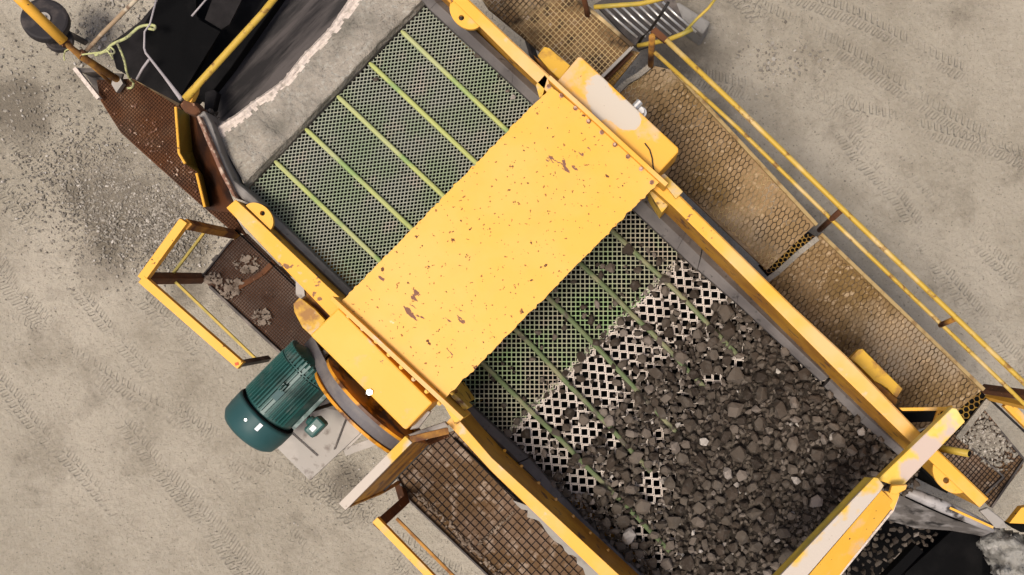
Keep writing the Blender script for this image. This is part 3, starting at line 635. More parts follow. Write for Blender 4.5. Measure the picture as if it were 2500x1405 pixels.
def drive():
    C1, z1, r1 = W(908, 998, 4.40), 4.40, .52; C0 = W(782, 864, 4.15); r0 = .15
    d = C1 - C0; along = UD
    # put the small pulley in the plane of the big one
    C0 = C1 + along * (C0 - C1).dot(along) + UP * (C0 - C1).dot(UP); wd = .105
    t = thing('flywheel', 'big orange-yellow rimmed flywheel half hidden beside the lower end box', 'flywheel', 908, 998, 3.9)
    b = MB(); b.cyl(C1, VD, r1 * .96, wd * .9, 56); b.cyl(C1, VD, .08, .3, 20); b.build('hub_disc', M['orange'], t)
    for s in (-1, 1):
        b = MB(); n = 64; c = C1 + VD * s * (wd * .5 + .016)
        R1 = r1 + .03; R2 = r1 - .08
        ring = []
        for rr, off in ((R1, -.012), (R1, .012), (R2, .012), (R2, -.012)):
            ring.append(b.pts([c + VD * off + (along * math.cos(2 * math.pi * k / n) + UP * math.sin(2 * math.pi * k / n)) * rr for k in range(n)]))
        for a in range(4):
            for k in range(n): k2 = (k + 1) % n; b.face([ring[a] + k, ring[a] + k2, ring[(a + 1) % 4] + k2, ring[(a + 1) % 4] + k])
        b.build('rim', M['orange'], t)
    t2 = thing('motor_pulley', 'small dark pulley on the motor shaft at the top of the belt', 'pulley', 770, 850, 4.7)
    b = MB(); b.cyl(C0, VD, r0 - .006, wd * .95, 32); b.cyl(C0 - VD * .1, VD, .03, .25, 12); b.build('sheave', M['darksteel'], t2)
    # belt as the hull of both circles
    pts = []
    for c, r in ((C0, r0), (C1, r1)):
        for k in range(72): pts.append((c.dot(along) + r * math.cos(k * R(5)), c.z + r * math.sin(k * R(5))))
    pts = sorted(set(pts)); 
    def half(ps):
        h = []
        for p in ps:
            while len(h) > 1 and (h[-1][0] - h[-2][0]) * (p[1] - h[-2][1]) - (h[-1][1] - h[-2][1]) * (p[0] - h[-2][0]) <= 0: h.pop()
            h.append(p)
        return h
    hull = half(pts)[:-1] + half(pts[::-1])[:-1]; v0 = C1.dot(VD); b = MB(); n = len(hull); rr = []
    cx = sum(p[0] for p in hull) / n; cz = sum(p[1] for p in hull) / n
    for (off, sc_) in ((-wd / 2, 1), (wd / 2, 1), (wd / 2, .965), (-wd / 2, .965)):
        rr.append(b.pts([along * (cx + (p[0] - cx) * (sc_ if sc_ != 1 else 1.008)) + VD * (v0 + off) + UP * (cz + (p[1] - cz) * (sc_ if sc_ != 1 else 1.008)) for p in hull]))
    for a in range(4):
        for k in range(n): k2 = (k + 1) % n; b.face([rr[a] + k, rr[a] + k2, rr[(a + 1) % 4] + k2, rr[(a + 1) % 4] + k])
    o = b.build('drive_belt', M['flybelt']); tag(o, 'wide grey drive belt wrapped round the orange flywheel', 'belt')
drive()

# ================================================================== walkways
ZW = 3.4
def walkway(name, label, poly, z, mud, strands, extra=None, group='steel mesh walkways around the screen', cat='walkway', th=.05):
    cx = sum(p[0] for p in poly) / len(poly); cy = sum(p[1] for p in poly) / len(poly)
    t = thing(name, label, cat, cx, cy, z - .06, group)
    b = MB(); b.slab(poly, z - .018, th); b.build('dirt_bed', mud, t)
    b = MB(); strands(b, poly, z); 
    o = b.build('mesh', extra or M['strand'], t)
    return t
def rim(t, pts, z, w, h, m, name='edge_angle'):
    b = MB()
    for p, q in zip(pts, pts[1:]): b.bar(W(*p, z), W(*q, z), w, h)
    return b.build(name, m, t, bevel=.003)
V2 = (.70, -.714); U2 = (.714, .70)
w1 = walkway('walkway', 'brown cross-hatched mesh walkway behind the upper end of the right flange', [(1110, -110), (1290, -110), (1543, 112), (1442, 212), (1395, 190), (1190, 20)], ZW, M['mudbrown'], lambda b, p, z: grid(b, p, z, (7.4, 7.2), (7.6, -8.2), m_at(2.2, z), .008))
rim(w1, [(1290, -105), (1545, 114)], ZW + .01, .035, .03, M['strand']); rim(w1, [(1545, 114), (1442, 216)], ZW + .006, .03, .03, M['galv'])
ws = walkway('walkway_step', 'narrow perforated step between the brown and the honeycomb walkways', [(1444, 216), (1500, 155), (1534, 122), (1562, 128), (1465, 250)], ZW - .2, M['mudlight'], lambda b, p, z: grid(b, p, z, (6.2, 6), (6, -6.3), m_at(1.7, z), .008), M['strandy'], 'small steps joining the walkways', 'step')
b = MB(); b.slab([(1424, 226), (1530, 120), (1546, 132), (1440, 238)], ZW - .14, .02); b.build('riser', M['rust'], ws)
w2 = walkway('walkway', 'long honeycomb mesh walkway beside the large dust-splashed end box', [(1514, 222), (1545, 190), (1592, 160), (1642, 172), (1990, 548), (1872, 660), (1640, 440), (1480, 290)], ZW, M['mudlight'], lambda b, p, z: hexmesh(b, p, z, (.60, -.80), (.75, .66), 34, 6.0, m_at(1.7, z), .012))
rim(w2, [(1508, 224), (1530, 202), (1560, 184), (1592, 158)], ZW + .012, .05, .04, M['dust']); rim(w2, [(1642, 170), (1994, 550)], ZW + .012, .035, .03, M['rimtan'])
ws2 = walkway('walkway_step', 'dark step edge with yellow honeycomb halfway along the right walkways', [(1852, 648), (1974, 566), (1994, 580), (1876, 676)], ZW - .04, M['black'], lambda b, p, z: hexmesh(b, p, z + .01, (.76, -.65), (.65, .76), 19, 5.5, m_at(2.2, z), .012), M['strandy'], 'small steps joining the walkways', 'step')
rim(ws2, [(1868, 688), (1900, 664), (1950, 618), (1996, 582)], ZW - .03, .05, .04, M['dust'])
w3 = walkway('walkway', 'mud-filled honeycomb walkway running down to the notched spring bracket', [(2004, 572), (2400, 950), (2300, 1035), (2200, 1060), (1862, 696), (1890, 672)], ZW - .12, M['mudlight'], lambda b, p, z: hexmesh(b, p, z, (.66, -.75), (.75, .66), 32, 5.9, m_at(1.6, z), .012), M['mudbrown'])
rim(w3, [(2004, 572), (2402, 952)], ZW - .11, .035, .03, M['rimtan'])
ws3 = walkway('walkway_step', 'dark step with rusty honeycomb beneath the end of the discharge cross beam', [(2292, 1030), (2372, 945), (2400, 958), (2410, 975), (2330, 1062), (2240, 1110), (2210, 1080)], ZW - .3, M['black'], lambda b, p, z: hexmesh(b, p, z + .01, (.55, -.83), (.83, .55), 24, 7.5, m_at(2.4, z), .012), M['strandy'], 'small steps joining the walkways', 'step')
rim(ws3, [(2338, 1070), (2412, 978)], ZW - .26, .055, .04, M['dust'])
w4 = walkway('walkway', 'gravel-strewn square mesh platform in the corner beyond the cross beam', [(2250, 1060), (2345, 1060), (2395, 990), (2440, 1045), (2500, 1120), (2497, 1140), (2420, 1240), (2330, 1160), (2260, 1120)], ZW - .35, M['mudrust'], lambda b, p, z: grid(b, p, z, (7, 6.6), (6.4, -7.6), m_at(2, z), .008), M['strandd'])
rim(w4, [(2437, 1046), (2500, 1122), (2420, 1240)], ZW - .34, .02, .03, M['darksteel']); rim(w4, [(2372, 1095), (2450, 1164), (2405, 1206)], ZW - .335, .02, .03, M['darksteel'])
b = MB(); rd = random.Random(31)
for _ in range(900):
    x = rd.gauss(2415, 42); y = rd.gauss(1075, 34)
    if inside([(2330, 1060), (2392, 995), (2490, 1115), (2440, 1165)], x, y): rock_into(b, rd, W(x, y, ZW - .33), rd.uniform(.008, .03))
o = b.build('spilled_gravel', M['pebble']); tag(o, 'grey gravel spilled over the corner mesh platform', 'gravel', kind='stuff')
# left platform
w5 = walkway('platform', 'small dirty brown platform inside the left handrail cage with dust lumps on it', [(492, 680), (565, 588), (600, 570), (745, 716), (812, 800), (800, 870), (690, 864), (513, 702)], ZW, M['plateb'], lambda b, p, z: grid(b, p, z, (4.6, 4.3), (4.3, -4.7), m_at(1.1, z), .004), M['rust'], cat='platform')
rim(w5, [(513, 700), (690, 866)], ZW + .01, .025, .04, M['darksteel']); rim(w5, [(494, 676), (566, 586)], ZW + .01, .015, .03, M['darksteel']); rim(w5, [(575, 562), (738, 716)], ZW + .03, .012, .03, M['black'])
rim(w5, [(575, 706), (640, 668), (668, 640)], ZW + .004, .05, .012, M['rust'], 'cross_strip')
def dirt(px, py, z, r, label, seed, n=16):
    rd = random.Random(seed); b = MB()
    for _ in range(n): 
        a = rd.uniform(0, 6.28); q = rd.random() ** .6 * r
        rock_into(b, rd, W(px + math.cos(a) * q, py + math.sin(a) * q * .7, z), rd.uniform(.008, .026))
    
    for q_ in range(3):
        ax_, ay_ = px + rd.uniform(-r, r) * .6, py + rd.uniform(-r, r) * .5; n_ = 15
        b.slab([(ax_ + math.cos(6.283 * i / n_) * r * rd.uniform(.18, .55), ay_ + math.sin(6.283 * i / n_) * r * rd.uniform(.15, .42)) for i in range(n_)], z + .006, .012)
    o = b.build('dust_lumps', mat('pale_dust_lumps', (.23, .18, .14), .95, 0, [dict(col=(.13, .095, .07), scale=9, lo=.5, hi=.62)], [(50, .6, .01)])); tag(o, label, 'dust', kind='stuff')
dirt(602, 645, ZW + .01, 32, 'pale dust lumps in the middle of the brown platform', 3, 60)
dirt(560, 705, ZW + .01, 34, 'pale dust lumps beside the lower left edge of the brown platform', 4, 70)
dirt(640, 775, ZW + .01, 28, 'pale dust lumps near the motor end of the brown platform', 5, 46)
dirt(520, 680, ZW + .01, 22, 'pale dust lumps at the foot of the cage corner post', 6, 40)
# rusty guard mesh upper left
w6 = walkway('mesh_guard', 'large rusty red perforated guard sheet left of the yellow chute', [(236, 196), (330, 192), (440, 256), (480, 420), (566, 522), (600, 575), (560, 560), (480, 492), (380, 402), (295, 325), (244, 244)], ZW + .02, M['rustsheet'], lambda b, p, z: grid(b, p, z, (4.8, 4.4), (4.4, -4.9), m_at(1.4, z), .005), M['rust'], 'rusty mesh guards', 'guard')
rim(w6, [(330, 192), (440, 258)], ZW + .05, .03, .05, M['strand'])
rd = random.Random(8); b = MB()
for _ in range(120):
    t_ = rd.random(); x = 320 + 190 * t_ + rd.gauss(0, 26); y = 275 + 225 * t_ + rd.gauss(0, 26)
    if inside([(250, 230), (340, 210), (430, 270), (490, 440), (540, 520), (380, 395), (290, 320)], x, y): rock_into(b, rd, W(x, y, ZW + .03), rd.uniform(.005, .016))
o = b.build('chips', M['edge']); tag(o, 'small orange-brown stone chips scattered on the rusty guard sheet', 'chips', kind='stuff')
t = thing('steel_frame', 'open angle frame with white edge at the corner of the rusty guard', 'frame', 215, 205, 3.3)
b = MB(); b.bar(W(184, 168, 3.5), W(243, 242, 3.5), .035, .05); b.build('white_edge', M['dustlip'], t)
b = MB(); b.slab([(188, 166), (236, 168), (240, 176), (200, 178)], 3.49, .2); b.slab([(205, 176), (300, 180), (290, 215), (243, 236)], 3.3, .03); b.build('inner_plate', M['darksteel'], t)
# lower left coarse grating
w7 = walkway('walkway', 'coarse black-barred grating full of brown dirt at the lower left of the screen', [(968, 1158), (1052, 1074), (1108, 1052), (1160, 1080), (1560, 1470), (1262, 1470), (1001, 1223)], ZW, M['mudrust'], lambda b, p, z: grid(b, p, z, (11.5, 11.6), (11.4, -12.2), m_at(2.4, z), .01), M['strandd'])
rim(w7, [(968, 1162), (1000, 1222), (1262, 1472)], ZW + .01, .018, .04, M['darksteel']); rim(w7, [(1108, 1070), (1560, 1506)], ZW + .01, .016, .03, M['black'])
o = MB(); rd = random.Random(9)
pp = jag((1252, 1222), (1480, 1440), 30, 4, 12) + [(1500, 1440), (1290, 1236)]
o.slab(pp, ZW + .03, .04); o = o.build('dust_drift', M['concrete']); tag(o, 'ragged pale dust drift along the inner edge of the coarse grating', 'dust', kind='stuff')
b = MB()
for k in range(90):
    t_ = k / 90; x = 1000 + 210 * t_ + rd.gauss(0, 3); y = 1210 + 205 * t_ + rd.gauss(0, 3); rock_into(b, rd, W(x + 14, y - 6, ZW + .005), rd.uniform(.012, .03))
for k in range(26):
    t_ = k / 26; rock_into(b, rd, W(1170 + 85 * t_, 1330 - 80 * t_ + rd.gauss(0, 2), ZW + .005), rd.uniform(.01, .026))
o = b.build('dirt_crumbs', M['crumb']); tag(o, 'pale dirt crumbs lined up on the coarse grating', 'dirt', kind='stuff')

# ================================================================== handrails
GR = 'yellow handrails round the walkways'
def pipe(t, name, pts, r, m, sq=False):
    b = MB()
    P = [W(*p) for p in pts]
    if sq:
        for p, q in zip(P, P[1:]): b.bar(p, q, r * 2, r * 2)
    else: b.tube(P, r, 12)
    return b.build(name, m, t, bevel=.004 if sq else 0, smooth=not sq)
h = thing('handrail', 'long double pipe handrail running down the outer right side', 'handrail', 2003, 560, ZW, GR)
M['rail'] = mat('chipped_yellow_pipe', (.50, .32, .045), .55, 0, [dict(col=(.58, .43, .22), scale=3, lo=.5, hi=.66, amt=.8), dict(col=(.22, .11, .03), scale=8, lo=.54, hi=.62, detail=6, nr=.7)], [(50, .2, .004)])
pipe(h, 'top_rail', [(1626, 98, 4.4), (1800, 262, 4.4), (2056, 510, 4.4), (2334, 776, 4.4), (2500, 935, 4.4), (2620, 1050, 4.4)], .023, M['rail'])
pipe(h, 'middle_rail', [(1598, 128, 3.92), (1800, 312, 3.92), (2031, 537, 3.92), (2298, 792, 3.92), (2455, 942, 3.92), (2600, 1085, 3.92)], .019, M['rail'])
pipe(h, 'post', [(1592, 90, 4.38), (1588, 168, 3.3)], .028, M['rustpaint'])
pipe(h, 'post', [(2056, 512, 4.38), (2001, 562, 3.3)], .026, M['rust'])
pipe(h, 'post', [(2334, 778, 4.38), (2262, 788, 3.2)][:1] + [(2296, 794, 3.9)], .024, M['rustpaint'])
h = thing('handrail', 'square tube handrail sticking out of the right edge at the corner step', 'handrail', 2405, 960, 3.1, GR)
pipe(h, 'rail', [(2402, 950, 3.1), (2540, 970, 4.2)], .036, M['rust'], True); pipe(h, 'rail', [(2410, 968, 3.05), (2540, 1000, 4.0)], .028, M['yellow'], True); pipe(h, 'rail', [(2455, 985, 3.3), (2530, 1060, 3.3)], .04, M['yellow'], True)
pipe(h, 'lower_rail', [(2420, 978, 3.0), (2520, 1072, 3.0)], .012, M['cable'])
h = thing('handrail', 'square tube handrail cage around the dirty brown platform', 'handrail', 490, 680, ZW, GR)
pipe(h, 'top_rail', [(452, 540, 4.55), (349, 682, 4.55)], .036, M['yellow'], True)
pipe(h, 'top_rail', [(349, 682, 4.553), (590, 893, 4.553)], .036, M['yellow'], True)
pipe(h, 'post', [(455, 548, 4.54), (578, 574, 3.35)], .034, M['rustpaint'], True)
pipe(h, 'post', [(356, 680, 4.5), (492, 680, 3.35)], .038, M['rust'], True)
pipe(h, 'post', [(588, 888, 4.54), (655, 876, 3.9)], .022, M['darksteel'], True)
pipe(h, 'middle_rail', [(505, 560, 3.97), (423, 668, 3.97)], .012, M['olive'], True); pipe(h, 'middle_rail', [(428, 688, 3.97), (624, 876, 3.97)], .012, M['olive'], True)
b = MB(); b.box(W(578, 889, 4.592), Vector((.014, .003, 0)), Vector((-.003, .012, 0)), UP * .002); b.build('red_mark', mat('red_orange_paint', (.55, .09, .03), .6), h)
h = thing('handrail', 'short yellow handrail with rusty bent foot at the bottom of the picture', 'handrail', 990, 1215, ZW, GR)
pipe(h, 'top_rail', [(917, 1268, 4.5), (1110, 1466, 4.5)], .030, M['yellow'], True); pipe(h, 'middle_rail', [(968, 1266, 3.95), (1180, 1480, 3.95)], .013, M['rustpaint'], True)
pipe(h, 'post', [(926, 1280, 4.48), (986, 1226, 3.6)], .040, M['rust'], True); pipe(h, 'post', [(988, 1228, 3.6), (974, 1180, 3.3)], .035, M['rust'], True)
# gate panel
g = thing('side_panel', 'upright orange-brown panel with a pale dusty top tube near the flywheel', 'panel', 1000, 1130, 3.5)
M['ribbed'] = mat('ribbed_orange_steel', (.42, .19, .02), .5, 0, [dict(col=(.15, .06, .015), scale=5, lo=.45, hi=.62, stretch=(R(-45), .3, 6)), dict(col=RUST, scale=7, lo=.55, hi=.65)], [(30, .3, .01)])
pipe(g, 'top_tube', [(838, 1236, 5.2), (1000, 1072, 5.2)], .036, M['paint_pale'], True); pipe(g, 'top_tube', [(1000, 1074, 5.2), (1094, 1052, 5.1)], .026, M['rustpaint'], True)
b = MB(); A, B_ = W(850, 1234, 5.16), W(1008, 1080, 5.16); A2, B2 = W(930, 1204, 4.4), W(1048, 1084, 4.4)
n = b.pts([A, B_, B2, A2, A + VD * .0 - UP * .0 - UD * .02, B_ - UD * .02, B2 - UD * .02, A2 - UD * .02])
for f in ((0, 1, 2, 3), (7, 6, 5, 4), (0, 3, 7, 4), (1, 5, 6, 2), (3, 2, 6, 7), (0, 4, 5, 1)): b.face([n + i for i in f])
b.build('panel_sheet', M['ribbed'], g)
pipe(g, 'bottom_tube', [(848, 1236, 5.1), (932, 1202, 4.4), (975, 1178, 3.5)], .014, M['rustpaint'], True); pipe(g, 'bottom_tube', [(932, 1204, 4.38), (1048, 1086, 4.38)], .008, M['cable'], True)
pipe(g, 'brace', [(1000, 1100, 4.3), (1090, 1062, 3.9)], .026, M['rust'], True)

# ================================================================== top right: ladder, loops, block, cable
l = thing('ladder', 'steel ladder with bright rungs seen from above at the top edge', 'ladder', 1580, 60, .3)
for k in range(8):
    x = 1478 + k * 20.5; y = 18 - k * 1.8; L_ = 1.0 if k < 5 else .9
    pipe(l, 'rung', [(x - 4, y, 3.1), (x + 34, y + 36, 3.05), (x + 78, y + 74, 3.0)], .012, M['steel'])
b = MB(); b.slab([(1452, 10), (1470, 0), (1640, -20), (1680, 80), (1560, 122), (1545, 108)], 2.7, .05); b.build('back_plate', M['darksteel'], l)
b = MB(); b.slab([(1588, 78), (1600, 66), (1632, 94), (1624, 106)], 3.6, .04); b.build('bracket_plate', M['rust'], l)
h = thing('grab_loop', 'bent yellow-green grab loop curving over the ladder rungs', 'grab rail', 1560, 110, 3.0, GR)
pipe(h, 'loop', [(1450, 18, 3.6), (1500, 14, 3.62), (1560, 10, 3.62), (1590, 4, 3.6), (1640, -10, 3.6)], .022, M['olive']); pipe(h, 'loop', [(1558, 112, 3.3), (1590, 106, 3.4), (1630, 98, 3.5), (1665, 84, 3.6), (1690, 72, 3.6)], .022, M['olive'])
pipe(h, 'loop', [(1672, 78, 3.6), (1700, 48, 3.65), (1730, 20, 3.7), (1752, -10, 3.7)], .013, M['olive'])
pipe(h, 'post', [(1418, -30, 3.9), (1432, 22, 3.5), (1434, 40, 3.38)], .025, M['rust'])
b = MB(); b.tube([W(1632, 6, 3.9), W(1612, 38, 3.8), W(1588, 72, 3.6), (W(1568, 92, 3.4)), W(1555, 112, 3.2)], .014, 8); o = b.build('cable', M['cable'], smooth=True); tag(o, 'black cable hanging across the ladder rungs', 'cable')
b = MB(); b.slab([(1636, 24), (1655, 3), (1736, 54), (1716, 85)], .55, .55); b.build('block_body', M['concrete'], thing('concrete_block', 'grey concrete block lying on the ground beside the ladder', 'block', 1685, 45, 0), bevel=.03)

# ================================================================== top left: feed end
t = thing('feed_chute', 'yellow feed chute side with dark rusty inside at the upper left of the screen', 'chute', 500, 400, 3.2)
def quads(name, L1, L2, m, th=.02):
    """sloped plate between two lists of (px,py,z)"""
    b = MB(); A = [W(*p) for p in L1]; B_ = [W(*p) for p in L2]; n = len(A); o = Vector((0, 0, th))
    a = b.pts(A); c = b.pts(B_); a2 = b.pts([p - o for p in A]); c2 = b.pts([p - o for p in B_])
    for i in range(n - 1):
        b.face([a + i, a + i + 1, c + i + 1, c + i]); b.face([c2 + i, c2 + i + 1, a2 + i + 1, a2 + i]); b.face([a2 + i, a2 + i + 1, a + i + 1, a + i]); b.face([c + i, c + i + 1, c2 + i + 1, c2 + i])
    b.face([a, c, c2, a2]); b.face([a + n - 1, a2 + n - 1, c2 + n - 1, c + n - 1])
    return b.build(name, m, t)
quads('outer_panel', [(428, 262, 4.3), (436, 372, 4.3), (450, 398, 4.3), (480, 420, 4.3), (500, 505, 4.3)], [(462, 276, 4.0), (470, 372, 3.9), (482, 410, 3.9), (496, 430, 3.9), (512, 505, 3.9)], M['olive'])
quads('inner_panel', [(462, 276, 4.02), (470, 372, 3.9), (482, 410, 3.88), (504, 512, 3.86)], [(486, 284, 4.4), (520, 372, 4.3), (548, 440, 4.3), (580, 522, 4.3)], mat('dark_rusty_chute', (.075, .024, .008), .6, 0, [dict(col=(.02, .008, .005), scale=3, lo=.45, hi=.6)], [(20, .2, .01)]))
b = MB(); b.tube([W(429, 262, 4.33), W(437, 374, 4.33), W(452, 400, 4.33)], .012, 8); b.tube([W(480, 424, 4.3), W(500, 506, 4.3)], .012, 8); b.build('edge_bead', M['yellow'], t)
b = MB(); b.slab([(436, 256), (450, 240), (470, 246), (490, 270), (476, 282), (450, 274)], 4.9, .2); b.build('corner_cap', M['rust'], t, bevel=.02)
f = thing('feed_conveyor', 'dark feed conveyor with scuffed grey belt above the dusty feed plate', 'conveyor', 680, 100, 3.4)
b = MB(); b.slab([(498, 250), (560, 180), (716, -60), (900, -60), (860, 60), (700, 260), (540, 330), (512, 300)], 4.35, .03); b.build('belt', M['belt'], f)
b = MB(); b.slab([(470, 240), (690, -60), (722, -60), (562, 168), (500, 246)], 4.55, .12); b.build('skirt', M['black'], f, bevel=.01)
b = MB(); b.slab([(500, 225), (522, 218), (530, 226), (522, 262), (506, 300), (496, 290)], 4.6, .1); b.build('rubber_flap', M['charcoal'], f, bevel=.01)
b = MB(); b.tube([W(452, 242, 4.95), W(486, 204, 4.97), W(640, 34, 5.0), W(700, -40, 5.0)], [.03, .028, .026, .026], 10); b.build('hood_pipe', M['rail'], f, smooth=True)
b = MB(); b.slab([(450, 244), (462, 226), (482, 206), (478, 226), (466, 250)], 4.93, .06); b.build('pipe_gusset', M['yellow'], f)
sk = thing('rubber_skirting', 'black rubber skirting sheets hanging under the feed conveyor hood', 'skirting', 420, 110, 3.2)
b = MB(); b.slab([(392, -60), (387, 0), (342, 53), (268, 108), (284, 168), (322, 192), (436, 252), (452, 244), (660, 0), (690, -60)], 3.6, .3); b.build('base_sheet', M['charcoal'], sk)
b = MB(); b.slab([(388, -60), (384, 6), (352, 60), (350, 120), (372, 150), (436, 236), (480, 190), (536, 76), (480, 40), (476, -60)], 3.9, .03); b.build('hanging_sheet', M['black'], sk)
b = MB(); b.slab([(470, 40), (538, 78), (440, 236), (420, 220)], 4.0, .02); b.build('hanging_sheet', M['black'], sk)
b = MB(); b.slab([(540, -60), (620, -60), (560, 60), (540, 72), (500, 48)], 3.95, .02); b.build('hanging_sheet', M['charcoal'], sk)
b = MB(); b.tube([W(384, -10, 4.5), W(366, 60, 4.5), W(353, 78, 4.5), W(352, 118, 4.5), W(356, 130, 4.5), W(400, 186, 4.6), W(442, 242, 4.8)], [.008, .008, .008, .009, .010, .012, .018], 8); o = b.build('pale_cable', M['paleca'], smooth=True); tag(o, 'thin pale cable hanging over the black skirting down to the chute corner', 'cable')
b = MB(); b.tube([W(508, -6, 4.3), W(468, 40, 4.3)], .008, 8); o = b.build('pale_cable', M['paleca'], smooth=True); tag(o, 'short pale rod end on the black sheet at the top edge', 'rod')
b = MB(); b.tube([W(364, 146, 4.1), W(348, 168, 4.0), W(334, 194, 3.9)], .011, 8); o = b.build('pale_cable', M['paleca'], smooth=True); tag(o, 'short grey strut below the bend of the pale cable', 'strut')
p = thing('pole', 'thick bright yellow pole ending in a brown socket at the top left corner', 'pole', 300, 205, 3.4)
pipe(p, 'yellow_section', [(0, -62, 4.6), (40, -10, 4.5), (156, 102, 4.2)], .046, M['yellow']); pipe(p, 'brown_section', [(154, 100, 4.2), (198, 138, 4.0), (292, 198, 3.45)], .034, M['rustpaint']); pipe(p, 'brown_section', [(200, 140, 3.9), (272, 204, 3.45)], .016, M['rustpaint'])
b = MB(); b.cyl(W(159, 105, 4.18), W(170, 115, 4.18) - W(150, 96, 4.18), .040, .04, 14); b.cyl(W(200, 134, 4.0), W(170, 115, 4.18) - W(150, 96, 4.18), .042, .05, 14); b.build('collar', M['rust'], p)
b = MB(); b.slab([(275, 190), (292, 188), (300, 204), (284, 226), (272, 206)], 3.5, .06); b.build('foot_plate', M['galv'], p)
p = thing('pole', 'thin brown pole crossing the yellow one at the top left', 'pole', 208, 130, 3.9)
pipe(p, 'shaft', [(206, 130, 3.95), (250, 82, 4.1), (330, 2, 4.3), (372, -40, 4.3)], .018, mat('weathered_pole', (.30, .21, .13), .8, 0, [dict(col=(.09, .05, .04), scale=3, lo=.46, hi=.6), dict(col=(.45, .37, .27), scale=8, lo=.55, hi=.65)]))
def rope(label, pts, r=.009):
    b = MB(); P = []
    V_ = [W(*q) for q in pts]
    for i in range(len(V_) - 1):
        p0, p1, p2, p3 = V_[max(i - 1, 0)], V_[i], V_[i + 1], V_[min(i + 2, len(V_) - 1)]
        for s in range(5):
            u = s / 5; P.append(.5 * ((2 * p1) + (p2 - p0) * u + (2 * p0 - 5 * p1 + 4 * p2 - p3) * u * u + (3 * p1 - p0 - 3 * p2 + p3) * u ** 3))
    P.append(V_[-1]); b.tube(P, r, 7); o = b.build('rope', M['rope'], smooth=True); tag(o, label, 'rope', 'pale ropes tied at the feed end')
rope('knotted green-yellow rope lying over the black rubber skirting', [(232, 136, 4.1), (258, 124, 4.1), (276, 108, 4.1), (310, 92, 4.1), (338, 68, 4.1), (362, 62, 4.1), (378, 64, 4.1), (376, 72, 4.1), (362, 70, 4.1)], .013)
rope('green-yellow rope hanging down to the rusty guard hook', [(284, 102, 4.1), (296, 128, 4.05), (304, 150, 4.0), (310, 178, 3.9), (318, 194, 3.8), (326, 202, 3.7), (322, 214, 3.6), (310, 216, 3.6)], .011)
rope('tangled rope ends knotted between the two poles and the skirting', [(200, 134, 4.1), (230, 130, 4.1), (262, 126, 4.1), (270, 116, 4.1), (280, 128, 4.1), (268, 132, 4.1), (262, 120, 4.1), (276, 146, 4.05)], .008)
rope('short white rope end curling beside the yellow pole', [(172, 120, 4.1), (160, 124, 4.1), (156, 138, 4.1), (158, 148, 4.1)], .007)
# wheel on the ground
wl = thing('trailer_wheel', 'black rubber wheel lying partly under the thick yellow pole', 'wheel', 112, 55, 0)
C = W(112, 52, .9); axw = Vector((.25, .15, .95)).normalized(); b = MB(); b.cyl(C, axw, .26, .14, 40); ob = b.build('tyre', M['tyre'], wl, bevel=.03)
b = MB(); b.cyl(C + axw * .075, axw, .07, .03, 20); b.cyl(C + axw * .09, axw, .03, .06, 6); b.build('hub', M['galv'], wl)
b = MB(); b.cyl(C - Vector((-.05, .16, .2)), axw, .16, .1, 24); b.build('lower_roller', M['tyre'], wl, bevel=.02)
b = MB(); b.bar(C - axw * .05, Vector((C.x, C.y, 0)), .06); b.build('stand', M['darksteel'], wl)

# ================================================================== discharge end
d = thing('discharge_beam', 'yellow cross beam bridging the discharge end with a pale dusty stripe', 'beam', 2250, 1110, 4.3)
b = MB(); b.slab([(2325, 996), (2336, 998), (2357, 1030), (2200, 1192), (2142, 1172)], 5.35, .10); b.build('beam_tube', mat('yellow_beam_with_dust_stripe', (.72, .44, .06), .5, 0, [dict(col=(.74, .55, .18), scale=2.5, lo=.45, hi=.6), dict(col=PINK, scale=3, lo=.60, hi=.68, blobs=[(2320, 1055, 5.35, .18), (2270, 1105, 5.35, .22), (2215, 1155, 5.35, .24)], bgain=.32, rough=.9, up=1)], [(40, .1, .004)]), d, bevel=.008)
b = MB(); b.slab([(2196, 996), (2316, 994), (2320, 1003), (2204, 1004)], 5.0, .03); b.slab([(2290, 1000), (2326, 990), (2326, 1020), (2285, 1045), (2276, 1040)], 4.98, .03); b.build('gusset_frame', M['yellow'], d, bevel=.004)
b = MB(); b.slab([(2196, 1010), (2290, 1004), (2284, 1030), (2222, 1032)], 4.3, .3); b.build('socket_box', M['black'], d)
b = MB(); b.cyl(W(2301, 1010, 4.985), UP, .016, .02, 12); b.build('bolt_hole', M['black'], d)
c = thing('discharge_channel', 'broad yellow channel beam with white dusty top crossing the stone pile', 'beam', 2050, 1290, 4.9)
quads_t = t; t = c
b = MB(); b.slab([(2134, 1166), (2144, 1168), (2158, 1186), (2150, 1200), (1972, 1405), (1890, 1500), (1820, 1500), (1905, 1406)], 5.5, .03); b.build('top_strip', M['paint_pale'], c, bevel=.004)
quads('left_face', [(2134, 1168, 5.49), (1908, 1404, 5.49), (1820, 1500, 5.49)], [(2112, 1166, 5.38), (1886, 1406, 5.38), (1796, 1504, 5.38)], M['olive'])
quads('right_face', [(2152, 1198, 5.49), (1972, 1408, 5.49), (1890, 1502, 5.49)], [(2186, 1230, 5.38), (2056, 1396, 5.38), (1975, 1500, 5.38)], M['yellow'])
b = MB(); b.slab([(2150, 1198), (2196, 1206), (2192, 1220), (2180, 1248), (2160, 1215)], 5.40, .02); b.build('end_plate', M['yellow'], c)
b = MB(); b.tube([W(2192, 1212, 5.37), W(2180, 1246, 5.37), W(2052, 1402, 5.37), W(1975, 1502, 5.37)], .010, 8); b.build('edge_bead', M['dustlip'], c)
b = MB(); b.slab([(2178, 1186), (2216, 1184), (2212, 1196), (2190, 1208), (2172, 1206)], 5.47, .05); b.build('end_bracket', M['yellow'], c, bevel=.008)
